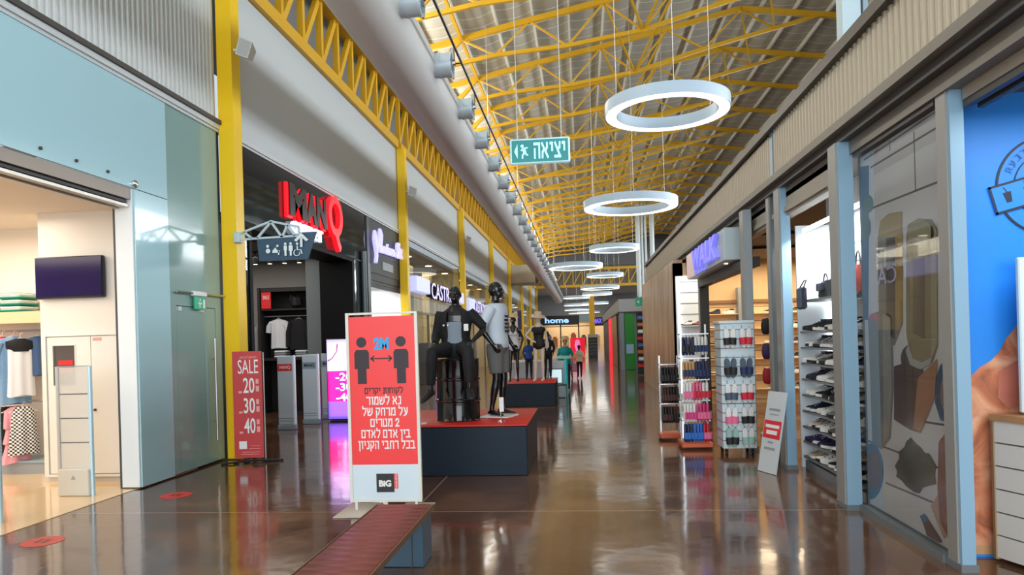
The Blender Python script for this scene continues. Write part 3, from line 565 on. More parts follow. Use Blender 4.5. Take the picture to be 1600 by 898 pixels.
# interior of the dark shop
t = thing('display_alcove', 'black shelving alcove at the back of the dark shop', 'shelving', (-7.2, 16.9, 0))
AL = mat('alcove_dark', (34, 33, 32), .6)
part('back_panel', MB().box(-7.8, -6.62, 17.04, 17.1, 0, 3.08), AL, t); part('shelf', MB().box(-7.8, -6.62, 16.55, 17.04, 2.52, 2.56), AL, t); part('shelf', MB().box(-7.8, -6.62, 16.55, 17.04, 2.98, 3.08), AL, t)
part('side', MB().box(-7.86, -7.8, 16.5, 17.1, 0, 3.08), AL, t); part('side', MB().box(-6.62, -6.58, 16.5, 17.1, 0, 3.08), AL, t)
part('rail', MB().tube([(-7.8, 16.72, 2.38), (-6.62, 16.72, 2.38)], .014, 8), STEEL, t); part('counter', MB().box(-7.8, -6.62, 16.45, 17.04, 1.3, 1.36), AL, t)
struct('wall_shop_pillar', MB().box(-6.58, -6.1, 16.4, 17.1, 0, 3.85), mat('pillar_grey', (116, 124, 126), .6))
garment('t_shirt', 'white t-shirt hanging in the dark shop alcove', (-7.43, 16.72, 2.38), 0, TOP(.78, .2), _M['cloth_white'], group='tops hanging in the dark shop', sleeve=(.1, .075, .24))
garment('jacket', 'black jacket hanging beside the white t-shirt', (-6.92, 16.72, 2.38), 0, TOP(.82, .22), _M['cloth_black'], group='tops hanging in the dark shop', sleeve=(.08, .08, .6))
for x, c, l in ((-8.6, (70, 110, 170), 'blue top hanging left of the alcove in the dark shop'), (-8.33, (40, 90, 74), 'green top hanging left of the alcove in the dark shop'), (-8.06, (200, 204, 206), 'pale top hanging left of the alcove in the dark shop')):
    garment('top', l, (x, 16.85, 2.2), R(70), TOP(.8, .16), mat('cloth_%d' % c[0], c, .8), group='tops hanging in the dark shop')
t = thing('sale_card', 'small red sale card on the alcove shelf', 'sign', (-7.64, 16.5, 2.56)); part('card', MB().box(-7.77, -7.53, 16.53, 16.54, 2.57, 2.97), RED, t); part('lettering', MB().text('SALE', (-7.73, 16.53, 2.8), (1, 0, 0), uz, .16, .09, .002), WHE, t, smooth=False)
t = thing('backpack', 'dark backpack on the alcove shelf', 'bag', (-6.98, 16.75, 2.56)); part('body', MB().rbox(-7.12, -6.85, 16.62, 16.9, 2.562, 2.9, .08), mat('cloth_char', (40, 40, 44), .7), t); part('strap', MB().tube([(-7.05, 16.62, 2.88), (-7.05, 16.56, 2.75), (-7.05, 16.62, 2.62)], .02, 8), _M['cloth_black'], t)
for i, x in enumerate((-7.35, -6.82)):
    t = thing('folded_shirts', ['pile of folded white shirts under the white t-shirt', 'pile of folded white shirts under the black jacket'][i], 'shirt', (x, 16.7, 1.36)); 
    for q in range(3): part('shirt', MB().rbox(x - .15, x + .15, 16.55, 16.9, 1.362 + q * .06, 1.418 + q * .06, .02), [_M['cloth_white'], GREYP, _M['cloth_white']][q], t)
for i, x in enumerate((-7.45, -7.1, -6.75, -6.4)):
    t = thing('track_spotlight', '%s spotlight from the left under the dark shop ceiling' % ORD[i], 'light', (x, 15.6, 3.6), 'spotlights of the dark shop')
    part('stem', MB().tube([(x, 15.6, 3.7), (x, 15.6, 3.86)], .012, 6), BLK, t); part('can', MB().lathe([(.05, 0), (.06, .15), (.03, .17)], (x, 15.6, 3.55), 12), BLK, t)
    part('bulb', MB().lathe([(.045, -.004), (.045, 0), (0, 0)], (x, 15.6, 3.552), 12), mat('bulb_on', (255, 244, 220), .4, emit=8) if i == 0 else _M['bulb_warm'], t)
t = thing('track_rail', 'black lighting track under the dark shop ceiling', 'rail', (-7, 15.6, 3.82)); part('rail', MB().box(-8.6, -6.1, 15.58, 15.62, 3.82, 3.848), BLK, t)
for i, (x, y, l) in enumerate(((-5.83, 13.4, 'grey anti-theft pedestal nearest the sale banner'), (-5.69, 14.3, 'grey anti-theft pedestal second from the sale banner'), (-5.62, 15.2, 'grey anti-theft pedestal beside the pink screen'))):
    t = thing('security_pedestal', l, 'gate', (x, y, 0), 'pedestals of the dark shop')
    part('panel', MB().rbox(x - .17, x + .15, y - .03, y + .03, .1, 1.46, .012), mat('pedestal_grey', (200, 214, 224), .35), t)
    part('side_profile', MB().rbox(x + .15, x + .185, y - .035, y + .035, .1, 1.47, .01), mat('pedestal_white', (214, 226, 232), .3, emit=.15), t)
    part('base', MB().rbox(x - .18, x + .19, y - .05, y + .05, .0, .1, .01), GREYM, t); part('kick_line', MB().box(x - .16, x + .14, y - .034, y - .03, .17, .185).box(x - .16, x + .14, y - .034, y - .03, .22, .235), GREYP, t)
    lb = part('label_plate', MB().box(x - .16, x + .13, y - .034, y - .03, 1.16, 1.3), RED if i == 0 else GREYM, t); part('lettering', MB().text('MANQ', (x - .12, y - .0345, 1.19), (1, 0, 0), uz, .22, .08, .002, bold=.02), SBR if i else WHE, lb, smooth=False)
# led screen stand
t = thing('led_screen', 'glowing pink advertising screen half hidden by the red banner', 'screen', (-5.16, 14.7, 0))
part('case', MB().rbox(-5.5, -4.82, 14.72, 14.8, .03, 1.78, .01), BLK, t); part('foot', MB().box(-5.4, -4.92, 14.6, 14.92, 0, .03), BLK, t)
part('screen_top', MB().box(-5.48, -4.84, 14.714, 14.72, 1.08, 1.76), mat('screen_lilac', (196, 200, 246), .2, emit=.75), t); part('screen_middle', MB().box(-5.48, -4.84, 14.714, 14.72, .42, 1.08), mat('screen_pink', (240, 24, 130), .2, emit=.85), t); part('screen_bottom', MB().box(-5.48, -4.84, 14.714, 14.72, .05, .42), mat('screen_violet', (120, 100, 220), .2, emit=.7), t)
part('photo', MB().prism([(.1, .1), (.56, .1), (.6, .42), (.44, .52), (.24, .5), (.06, .36)], (-5.48, 14.713, 1.08), (1, 0, 0), uz, .003).prism([(.28, .5), (.4, .5), (.42, .6), (.26, .6)], (-5.48, 14.713, 1.08), (1, 0, 0), uz, .003), mat('screen_white', (226, 240, 255), .2, emit=.9), t)
part('photo_necklace', MB().tube([(-5.46, 14.708, 1.30), (-5.36, 14.708, 1.36), (-5.26, 14.708, 1.5), (-5.24, 14.708, 1.66)], .012, 6), mat('necklace', (120, 40, 80), .4), t)
for i, s in enumerate(('-20', '-30', '-40')): part('lettering', MB().text(s, (-5.3, 14.713, .87 - .22 * i), (1, 0, 0), uz, .36, .17, .003, bold=.02), _M['screen_white'], t, smooth=False)
lamp('light_led_screen', (-5.16, 14.68, .9), .6, 1.6, 6, (1, .35, .8), rot=(R(-90), 0, R(180)))
# sale banner
t = thing('sale_banner', 'red sale banner stand beside the yellow column', 'banner', (-4.80, 9.7, 0), local=True); t.rotation_euler = (0, 0, R(6))
BN = mat('banner_red', (200, 62, 64), .45)
part('panel', MB().box(-.21, .21, -.01, .01, .07, 1.6), BN, t); part('pole', MB().tube([(.225, .02, .05), (.225, .02, 1.58)], .012, 8), mat('pole_grey', (150, 150, 150), .3, .7), t)
part('foot', MB().tube([(-.35, -.16, .015), (0, 0, .03), (.45, .1, .015)], .014, 8).lathe([(.12, 0), (.12, .02), (.03, .04)], (-.1, -.02, 0), 16), BLK, t)
X = (1, 0, 0)
part('heading', MB().text('SALE', (-.13, -.0105, 1.28), X, uz, .29, .2, .003), WHE, t, smooth=False); part('script_line', MB().text('end of season', (-.1, -.0105, 1.5), X, uz, .24, .04, .002, shear=.3), mat('print_pink', (236, 170, 168), .5), t, smooth=False)
for i, s in enumerate(('20', '30', '40')):
    z = 1.0 - i * .29
    part('number', MB().text(s, (-.06, -.0105, z), X, uz, .16, .22, .003, bold=.01), WHE, t, smooth=False); part('small_print', MB().box(.12, .16, -.013, -.0105, z + .13, z + .2).box(.12, .165, -.013, -.0105, z + .02, z + .1).box(-.13, -.08, -.013, -.0105, z, z + .03), _M['print_pink'], t)
part('logo', MB().box(-.14, -.03, -.013, -.0105, .2, .31), WHE, t); part('footer_lines', MB().box(-.1, .16, -.013, -.0105, .15, .155).box(0, .16, -.013, -.0105, .2, .205).box(.02, .16, -.013, -.0105, .24, .245).box(-.12, .14, -.013, -.0105, .12, .125), _M['print_pink'], t)
# direction sign on the first column
t = thing('direction_sign', 'dark blue toilet direction sign hung from a white lattice bracket', 'sign', (-4.4, 9.95, 3.1))
part('board', MB().prism([(-4.73, 3.27), (-4.70, 2.92), (-3.96, 2.92), (-3.82, 3.32), (-4.1, 3.32), (-4.1, 3.27)], (0, 9.97, 0), X, uz, -.03), mat('navy_board', (48, 76, 98), .4), t)
br = MB()
for a, b in (((-5.05, 3.25), (-4.08, 3.27)), ((-5.05, 3.32), (-4.5, 3.5)), ((-4.5, 3.5), (-4.08, 3.40)), ((-4.08, 3.40), (-4.08, 3.27)), ((-4.92, 3.36), (-4.8, 3.26)), ((-4.72, 3.26), (-4.5, 3.49)), ((-4.5, 3.49), (-4.34, 3.26)), ((-4.34, 3.26), (-4.25, 3.43)), ((-4.25, 3.43), (-4.14, 3.27))): br.bar((a[0], 9.97, a[1]), (b[0], 9.97, b[1]), .03, .03)
part('bracket', br, mat('bracket_white', (186, 206, 210), .4), t); part('clamp', MB().rbox(-5.06, -4.98, 9.9, 10.04, 3.2, 3.36, .01), _M['bracket_white'], t)
ic = MB(); F = 9.97 - .0315
def dot(m, x, z, r, y=F): return m.lathe([(r, 0), (r, -.003)], (x, y, z), 14, 'y')
def rc(m, x0, x1, z0, z1, y=F): return m.box(x0, x1, y - .003, y, z0, z1)
icons = [('arrow', rc(MB(), -4.055, -4.02, 3.1, 3.24).prism([(-.11, 0), (0, .11), (.11, 0), (.07, -.02), (0, .05), (-.07, -.02)], (-4.037, F, 3.2), X, uz, .003)),
         ('icon_baby', dot(dot(MB(), -4.55, 3.13, .022), -4.545, 3.06, .035)), ('icon_changing', dot(MB().prism([(-.05, 0), (.06, .0), (.07, .03), (.02, .04), (.0, .08), (-.05, .03)], (-4.43, F, 3.03), X, uz, .003), -4.4, 3.13, .018).box(-4.395, -4.375, F - .003, F, 3.0, 3.06)),
         ('icon_people', rc(rc(rc(rc(dot(dot(MB(), -4.28, 3.155, .02), -4.2, 3.155, .02), -4.305, -4.255, 3.06, 3.13), -4.295, -4.265, 2.98, 3.06), -4.23, -4.17, 3.05, 3.13), -4.215, -4.185, 2.98, 3.05)),
         ('icon_wheelchair', dot(MB(), -4.1, 3.15, .018).tube([(-4.1, F, 3.12), (-4.1, F, 3.06), (-4.05, F, 3.06), (-4.03, F, 3.0)], .01, 6).tube([(-4.11 + .045 * math.cos(R(a)), F, 3.02 + .045 * math.sin(R(a))) for a in range(110, 380, 20)], .007, 6))]
for n_, m_ in icons: part(n_, m_, mat('icon_white', (226, 236, 238), .5), t)
# floodlights on columns
for k, lab in enumerate(('white floodlight on the first yellow column', 'white floodlight on the second yellow column', 'white floodlight on the third yellow column')):
    y = CY_[k]; z = 6.05
    t = thing('floodlight', lab, 'light', (-5.0, y, z), 'floodlights on the yellow columns')
    part('arm', MB().tube([(-5.05, y - .05, z + .05), (-4.95, y - .05, z + .03)], .02, 8), WHT, t)
    part('head', MB().loft([[(-4.97, y - .17, z - .06), (-4.78, y - .17, z - .14), (-4.70, y - .17, z + .1), (-4.9, y - .17, z + .2)], [(-4.95, y + .08, z - .03), (-4.82, y + .08, z - .08), (-4.76, y + .08, z + .06), (-4.9, y + .08, z + .13)]]), mat('flood_white', (216, 222, 222), .4), t, smooth=False)
    part('lens', MB().prism([(-4.95, z - .05), (-4.79, z - .12), (-4.72, z + .09), (-4.89, z + .18)], (0, y - .17, 0), X, uz, .004), mat('flood_lens', (190, 196, 198), .2), t)
t = thing('alarm_bell', 'small dark red alarm bell beside the first yellow column', 'alarm', (-5.2, 10.45, 5.65)); part('dome', MB().ell((-5.24, 10.42, 5.7), (.06, .09, .07), 14, 8), mat('alarm_red', (120, 24, 24), .4), t); part('base', MB().rbox(-5.3, -5.26, 10.32, 10.52, 5.63, 5.77, .01), mat('alarm_dark', (70, 24, 24), .5), t)
# ---- shop with script sign (second bay)
struct('wall_shop_script', MB().box(-12, -5.36, 20.75, 20.95, 0, 4.85).box(-9.2, -9.0, 17.3, 20.75, 0, 4.85), mat('bright_wall', (232, 236, 240), .6))
struct('ceiling_shop_script', MB().box(-9.2, -5.42, 17.3, 20.75, 3.3, 3.4), _M['bright_wall'])
lamp('light_script_shop', (-7.2, 19.0, 3.25), 2.8, 3, 190, (.93, .96, 1))
t = thing('storefront', 'charcoal fascia with lilac script sign and half open shutter', 'shop front', (XL, 19, 3))
part('fascia', MB().box(-5.38, XL, 17.25, 20.6, 3.47, 4.85), mat('fascia_charcoal', (46, 46, 44), .5), t); part('jamb', MB().box(-5.4, -5.28, 17.2, 17.42, 0, 4.85), mat('jamb_dark', (44, 52, 54), .35), t)
part('shutter', MB().box(-5.4, -5.32, 17.42, 20.6, 3.28, 3.47).box(-5.38, -5.34, 17.42, 20.6, 3.20, 3.27).box(-5.38, -5.34, 17.42, 20.6, 3.1, 3.19), mat('shutter_dark', (40, 34, 34), .5), t)
part('name_plate', MB().box(XL, -5.28, 18.55, 19.6, 3.62, 3.84), mat('plate_grey', (140, 150, 150), .4), t)
t = thing('shop_sign', 'lilac handwriting style sign on the charcoal fascia', 'sign', (-5.2, 19, 4.1)); LIL = mat('lilac_lit', (190, 186, 255), .4, emit=.95)
part('capital', MB().tube([(-5.2, 17.62, 3.72), (-5.2, 17.7, 3.9), (-5.2, 17.66, 4.35), (-5.2, 17.6, 4.5), (-5.2, 17.54, 4.3), (-5.2, 17.66, 4.02), (-5.2, 17.9, 4.25), (-5.2, 18.08, 4.62), (-5.2, 18.2, 4.5), (-5.2, 18.1, 4.2), (-5.2, 17.9, 4.12)], .055, 8), LIL, t)
part('lettering', MB().text('andora', (-5.24, 18.0, 4.02), (0, .99, .03), uz, 1.5, .3, .06, bold=.03, shear=.35), LIL, t, smooth=False); part('lettering', MB().text('Sho', (-5.24, 19.62, 4.06), (0, .99, .03), uz, .9, .46, .06, bold=.03, shear=.35), LIL, t, smooth=False)
# ---- glazed shop with purple box lights (third bay) and the shops beyond
DIM = mat('beige_interior', (196, 182, 150), .7)
def shop(k, y0, y1, power, col, deep=4.0):
    struct('wall_shop_back', MB().box(-5.5 - deep, -5.3 - deep, y0, y1, 0, 4.85).box(-5.5 - deep, -5.4, y1 - .12, y1, 0, 4.85), DIM)
    struct('ceiling_shop', MB().box(-5.4 - deep, -5.4, y0, y1, 4.6, 4.7), mat('beige_ceiling', (150, 144, 128), .8))
    lamp('light_shop', (-5.4 - deep / 2, (y0 + y1) / 2, 4.5), deep * .6, (y1 - y0) * .7, power, col)
    t = thing('storefront', {3: 'glazed shop front with lilac sign boxes beyond the charcoal fascia', 4: 'glazed shop front beyond the third yellow column'}.get(k, 'glazed shop front, %s along the left wall' % ORD[k]), 'shop front', (XL, (y0 + y1) / 2, 0), 'glazed shop fronts')
    part('pane', MB().box(-5.33, -5.31, y0 + .1, y1 - .1, 2.62, 4.84), PANE, t); part('pane', MB().box(-5.33, -5.31, y0 + .1, y0 + 3.2, .05, 2.56), PANE, t); part('pane', MB().box(-5.33, -5.31, y1 - 3.2, y1 - .1, .05, 2.56), PANE, t)
    part('frame', MB().box(-5.36, -5.28, y0 + .02, y0 + .1, 0, 4.86).box(-5.36, -5.28, y1 - .1, y1 - .02, 0, 4.86).box(-5.36, -5.28, y0 + .1, y1 - .1, 2.56, 2.62).box(-5.36, -5.28, y0 + 3.2, y0 + 3.28, 0, 2.56).box(-5.36, -5.28, y1 - 3.28, y1 - 3.2, 0, 2.56), mat('frame_bronze', (120, 112, 96), .4, .3), t)
    for j in range(3):
        yy = y0 + 1.5 + 3.3 * j
        part('inner_column', MB().box(-6.6, -6.3, yy, yy + .5, 0, 4.6), mat('cream_column', (216, 200, 150), .6), t)
        part('ceiling_lamp', MB().lathe([(.13, -.02), (.13, 0), (0, 0)], (-5.9, yy + 1.4, 4.6), 14), _M['bulb_warm'], t)
    for j in range(4): part('display_block', MB().rbox(-6.4 - .5 * (j % 2), -5.7 - .4 * (j % 2), y0 + .6 + 2.4 * j, y0 + 1.8 + 2.4 * j, .0, .9 + .35 * (j % 3), .02), mat('display_%d' % (j % 3), [(170, 120, 84), (206, 190, 160), (96, 104, 116)][j % 3], .6), t)
BOXL = mat('box_lilac', (186, 190, 250), .4, emit=.8)
k = 3
for y0 in [20.95 + 10.35 * i for i in range(6)]:
    shop(k, y0, y0 + 10.33, 260 if k < 5 else 200, [(1, .85, .6), (1, .88, .68), (.95, .95, 1)][k % 3]); k += 1
def signbox(y0, y1, z0, z1, lab):
    t = thing('sign_box', lab, 'sign', (-5.15, (y0 + y1) / 2, z0), 'lilac light boxes on the shop fronts'); part('case', MB().rbox(-5.26, -5.0, y0, y1, z0, z1, .015), BOXL, t); part('bracket', MB().box(-5.309, -5.26, (y0 + y1) / 2 - .1, (y0 + y1) / 2 + .1, z0 + .1, z1 - .1), GREYP, t)
signbox(21.3, 23.2, 3.22, 3.7, 'lilac light box beside the second yellow column'); signbox(28.3, 30.0, 3.2, 3.66, 'lilac light box just before the third yellow column'); signbox(31.5, 33.2, 3.0, 3.56, 'lilac light box just beyond the third yellow column'); signbox(37.5, 39.6, 3.0, 3.5, 'small lilac light box near the fourth yellow column')
for s, y0, wd, z0, lab in (('CASTRO', 23.95, 4.1, 3.14, 'dark raised letters with lilac glow behind the first mannequin'), ('CASTRO', 33.6, 3.4, 3.0, 'dark raised letters with lilac glow behind the second mannequin')):
    t = thing('shop_sign', lab, 'sign', (-5.2, y0 + wd / 2, z0))
    part('letters', MB().text(s, (-5.26, y0 + .1, z0), uy, uz, wd, .56, .12, bold=.02), mat('letter_navy', (24, 16, 40), .4), t, smooth=False); part('letter_faces', MB().text(s, (-5.135, y0 + .1, z0), uy, uz, wd, .56, .012, bold=-.005), mat('letter_lilac', (214, 206, 255), .4, emit=.9), t, smooth=False); part('backing', MB().box(-5.3, -5.27, y0 - .1, y0 + wd + .2, z0 + .05, z0 + .5), _M['letter_navy'], t)
t = thing('blade_sign', 'vertical sign panel in white, red and blue on the left wall far off', 'sign', (-5.0, 52, 2.2)); part('panel', MB().box(-5.28, -4.4, 52, 52.1, 2.3, 3.7), mat('panel_navy', (44, 36, 84), .4), t); part('stripe', MB().box(-4.95, -4.7, 51.98, 52, 2.35, 3.65), WHE, t); part('stripe', MB().box(-5.25, -5.1, 51.98, 52, 2.35, 3.65), RED, t)
t = thing('blade_sign', 'white poster panel on the left wall behind the straw hat', 'sign', (-5.0, 41, 2.2)); part('panel', MB().box(-5.28, -4.7, 41.1, 41.2, 2.2, 3.6), mat('panel_pale', (206, 204, 190), .4, emit=.2), t); part('bracket', MB().box(-5.3, -5.28, 41.1, 41.2, 2.4, 3.4), GREYP, t)
# ================================================================== RIGHT SIDE
COLB = mat('post_blue_grey', (142, 178, 202), .35, .15); COLD = mat('post_grey', (120, 126, 130), .4, .3); HDR = mat('header_beige', (158, 150, 136), .5)
def post(x0, x1, y0, y1, lab, zt=3.40, m=None):
    t = thing('shop_post', lab, 'post', ((x0 + x1) / 2, (y0 + y1) / 2, 0), 'posts of the right shop fronts')
    part('shaft', MB().box(x0, x1, y0, y1, .02, zt), m or COLB, t); part('shoe', MB().box(x0 - .012, x1 + .012, y0 - .012, y1 + .012, 0, .05), COLD, t)
    part('edge_profile', MB().box(x0 - .014, x0, y0 + .03, y1 - .02, .05, zt), mat('post_edge', (150, 150, 146), .4, .2), t); return t
post(2.53, 2.62, 5.06, 5.24, 'nearest blue grey post, between the food window and the blue wall')
post(2.40, 2.53, 6.77, 7.02, 'blue grey post between the food window and the lit shoe shelves')
post(2.43, 2.54, 8.78, 9.05, 'blue grey post behind the leaning white board')
post(2.33, 2.43, 10.24, 10.5, 'grey post beside the white slipper tower', 3.4, mat('post_mid', (150, 160, 166), .4, .2))
post(2.45, 2.56, 9.32, 9.5, 'dark grey post second from the leaning board', 3.4, COLD)
post(2.48, 2.66, 15.0, 15.2, 'black post under the far end of the lilac shop sign', 3.4, mat('post_black', (40, 42, 44), .4))
struct('trim_47', MB().box(2.5, 2.62, 7.02, 17.0, 3.06, 3.34).box(2.47, 2.5, 7.02, 10.3, 3.1, 3.16), HDR)
# ---- food window: printed glass
# printed picture behind the pane, every motif flat on its own sheet
PXW = 2.585
def motif(name, pts, col, lay, parent, m=None):
    q = []
    for x, y in pts:
        Y, Z = wx(x, y, PXW); q.append((min(max(Y, 5.27), 6.74), min(max(Z, .08), 3.22)))
    q = [(round(a, 3), round(b, 3)) for a, b in q]
    return part(name, MB().prism(q, (PXW - .0016 * lay, 0, 0), (0, 1, 0), (0, 0, 1), -.0012), m or mat('print_%d_%d_%d' % col, tuple(min(255, int(v * .82)) for v in col), .45, noise=.18, nscale=14), parent, smooth=False)
w1 = thing('printed_window', 'tall shop window printed with food on white planks', 'window', (2.58, 6, .06))
part('plank_background', MB().box(PXW, PXW + .02, 5.265, 6.745, .07, 3.24), mat('print_planks', (196, 190, 192), .4, noise=.08, nscale=3), w1)
pl = MB()
for (a, b) in (((1350, 250), (1476, 165)), ((1350, 330), (1476, 280)), ((1360, 262), (1476, 192)), ((1350, 686), (1478, 735)), ((1352, 806), (1478, 870)), ((1384, 754), (1466, 788)), ((1440, 658), (1478, 664))):
    p = wx(a[0], a[1], PXW); q = wx(b[0], b[1], PXW); pl.bar((PXW - .0008, p[0], p[1]), (PXW - .0008, q[0], q[1]), .0012, .016)
for x, y0, y1 in ((1428, 205, 300), (1390, 218, 236), (1474, 286, 345)):
    p = wx(x, y0, PXW); q = wx(x, y1, PXW); pl.bar((PXW - .0008, p[0], p[1]), (PXW - .0008, p[0], q[1]), .0012, .014, up=(0, 1, 0))
part('plank_joints', pl, mat('print_joint', (70, 70, 78), .5), w1)
part('pane', MB().box(2.555, 2.561, 5.265, 6.745, .06, 3.28), glass('window_pane', (90, 90, 92), .06, .01), w1)
part('bottom_rail', MB().box(2.50, 2.62, 5.26, 6.745, .0, .06), COLD, w1); part('top_rail', MB().box(2.52, 2.62, 5.26, 6.745, 3.24, 3.335), DARK, w1)
def ellp(cx, cy, rx, ry, n=20, a0=0): return [(cx + rx * math.cos(2 * PI * k / n + a0), cy + ry * math.sin(2 * PI * k / n + a0)) for k in range(n)]
motif('blue_cloth', [(1342, 262), (1358, 258), (1357, 500), (1344, 500)], (44, 86, 132), 1, w1); motif('blue_cloth', [(1343, 500), (1352, 520), (1358, 790), (1347, 790)], (104, 138, 160), 1, w1)
motif('leaves', ellp(1357, 318, 8, 14), (70, 98, 58), 2, w1); motif('leaves', ellp(1352, 355, 9, 20), (52, 84, 60), 2, w1)
motif('bread_bag', [(1372, 372), (1376, 345), (1390, 333), (1410, 330), (1411, 505), (1398, 540), (1374, 530)], (150, 140, 132), 1, w1); motif('bread', [(1373, 372), (1376, 346), (1392, 333), (1410, 331), (1409, 362), (1398, 370)], (190, 160, 96), 2, w1)
motif('bread_shade', [(1385, 372), (1399, 370), (1399, 530), (1386, 520)], (84, 62, 52), 2, w1); motif('wrapper_edge', [(1400, 368), (1411, 362), (1411, 500), (1402, 520)], (186, 144, 52), 2, w1)
motif('olive_jar', [(1417, 372), (1420, 350), (1436, 341), (1456, 342), (1465, 356), (1466, 540), (1458, 566), (1440, 572), (1424, 560), (1417, 520)], (148, 130, 92), 3, w1); motif('jar_top', ellp(1440, 364, 21, 20), (170, 156, 112), 4, w1); motif('jar_edge', [(1456, 352), (1465, 360), (1466, 540), (1457, 560)], (172, 158, 122), 4, w1); motif('jar_shade', [(1428, 400), (1446, 400), (1446, 530), (1428, 520)], (104, 82, 62), 4, w1)
motif('plate_rim', [(1421, 538), (1428, 560), (1442, 566), (1458, 558), (1456, 568), (1440, 577), (1424, 570), (1417, 548)], (190, 186, 182), 5, w1); motif('plate_shade', ellp(1428, 560, 20, 24), (58, 54, 58), 2, w1)
motif('glass_jar', [(1357, 500), (1362, 490), (1380, 484), (1394, 494), (1397, 600), (1392, 684), (1378, 702), (1364, 694)], (134, 130, 124), 2, w1); motif('jar_highlight', [(1380, 490), (1392, 496), (1394, 600), (1390, 680), (1382, 690)], (170, 164, 156), 3, w1); motif('red_lid', ellp(1367, 495, 8, 6), (216, 96, 90), 3, w1)
motif('sausage', [(1398, 572), (1420, 565), (1444, 578), (1452, 640), (1440, 676), (1424, 672), (1398, 655)], (80, 46, 44), 3, w1); motif('sausage_side', [(1436, 590), (1466, 560), (1462, 620), (1450, 650), (1440, 676), (1428, 668)], (186, 122, 84), 4, w1)
motif('parsley', [(1330 + x / 3.453, 620 + y / 3.453) for x, y in ((325, 218), (352, 250), (378, 270), (400, 300), (425, 305), (440, 330), (462, 370), (455, 420), (462, 470), (420, 480), (390, 488), (372, 520), (345, 515), (300, 482), (275, 450), (245, 430), (250, 400), (238, 372), (262, 330), (258, 295), (290, 270), (300, 240))], (46, 48, 36), 2, w1, mat('print_parsley', (46, 50, 34), .6, noise=.6, nscale=30))
motif('bowl', ellp(1361, 736, 20, 44), (54, 108, 150), 2, w1); motif('stew', ellp(1366, 734, 11, 32), (134, 70, 54), 3, w1)
motif('blue_bowl', [(1463, 590), (1470, 570), (1482, 560), (1482, 660), (1470, 656), (1462, 630)], (36, 86, 124), 2, w1); motif('nuts', ellp(1478, 615, 8, 26), (150, 128, 116), 3, w1)
motif('hot_pepper', [(1468, 690), (1483, 670), (1484, 842), (1470, 815), (1466, 760)], (146, 58, 36), 3, w1); motif('pepper_light', [(1455, 790), (1468, 770), (1482, 838), (1476, 842)], (206, 158, 124), 2, w1)
motif('bottle', [(1441, 808), (1448, 804), (1474, 846), (1470, 858), (1458, 856), (1450, 846)], (104, 56, 44), 4, w1); motif('bottle_cap', [(1439, 806), (1446, 802), (1452, 812), (1444, 818)], (70, 112, 176), 5, w1)
# ---- blue stall wall with round logo
BW = 5.40
struct('wall_blue', MB().box(2.64, 5.2, BW, BW + .1, 0, 3.35), mat('mural_blue', (34, 140, 236), .45))
def onwall(pts, off=.0): return [wy(x, y, BW - off) for x, y in pts]
t = thing('mural_print', 'salmon and orange rock print on the blue stall wall', 'mural', (3.2, BW, .02))
def rock_mat():
    m = bpy.data.materials.new('mural_rock'); m.use_nodes = True; nt = m.node_tree; b = nt.nodes['Principled BSDF']; tc = nt.nodes.new('ShaderNodeTexCoord')
    n = nt.nodes.new('ShaderNodeTexNoise'); n.inputs['Scale'].default_value = 3.2; n.inputs['Detail'].default_value = 6; n.inputs['Distortion'].default_value = 1.4
    r = nt.nodes.new('ShaderNodeValToRGB'); e = r.color_ramp.elements; e[0].position = .3; e[0].color = lin((96, 56, 40)); e[1].position = .7; e[1].color = lin((236, 178, 140)); q = e.new(.48); q.color = lin((206, 122, 84))
    nt.links.new(tc.outputs['Object'], n.inputs['Vector']); nt.links.new(n.outputs[0], r.inputs[0]); nt.links.new(r.outputs[0], b.inputs['Base Color']); b.inputs['Roughness'].default_value = .5; return m
rk = onwall([(1505, 596), (1516, 588), (1530, 574), (1548, 563), (1562, 548), (1572, 528), (1586, 512), (1600, 488), (1640, 440), (1700, 420), (1760, 460), (1800, 500), (1800, 890), (1505, 890)])
rk = [(max(a, 2.66), max(b, .03)) for a, b in rk]
part('rock', MB().prism(rk, (0, BW - .002, 0), (1, 0, 0), (0, 0, 1), .003), rock_mat(), t, smooth=False)
part('rock_facet', MB().prism(onwall([(1560, 580), (1590, 562), (1600, 570), (1600, 630), (1575, 640), (1558, 620)]), (0, BW - .006, 0), (1, 0, 0), (0, 0, 1), .002), mat('mural_facet', (206, 122, 100), .5, noise=.2, nscale=6), t, smooth=False)
part('sand', MB().prism([(2.66, .02), (3.6, .02), (3.6, .10), (2.66, .08)], (0, BW - .006, 0), (1, 0, 0), (0, 0, 1), .002), mat('mural_sand', (196, 150, 104), .5), t, smooth=False)
cx, cz = wy(1638, 289, BW); LR = 78 / FPX * 5.05; INK = mat('logo_ink', (26, 36, 58), .5)
t = thing('wall_logo', 'round dark line logo with tilted drinks banner on the blue wall', 'logo', (cx, BW - .01, cz))
def ringp(r, wd): 
    m = MB(); n = 64; rr = [[(cx + q * math.cos(2 * PI * k / n), y, cz + q * math.sin(2 * PI * k / n)) for q, y in ((r, BW - .008), (r, BW - .003), (r - wd, BW - .003), (r - wd, BW - .008))] for k in range(n)]
    return m.loft(rr + rr[:1], caps=False)
part('outer_ring', ringp(LR, .016), INK, t); part('inner_ring', ringp(LR * .66, .006), INK, t)
T = Matrix.Rotation(R(14.5), 4, 'Y').inverted(); ux = T @ Vector((1, 0, 0)); uz2 = T @ Vector((0, 0, 1)); hw, hh = LR * 1.12, LR * .29
part('banner', MB().prism([(-hw, -hh), (hw, -hh), (hw, hh), (-hw, hh)], (cx, BW - .009, cz), ux, uz2, .003), _M.get('mural_blue') or bpy.data.materials['mural_blue'], t, smooth=False)
fm = MB()
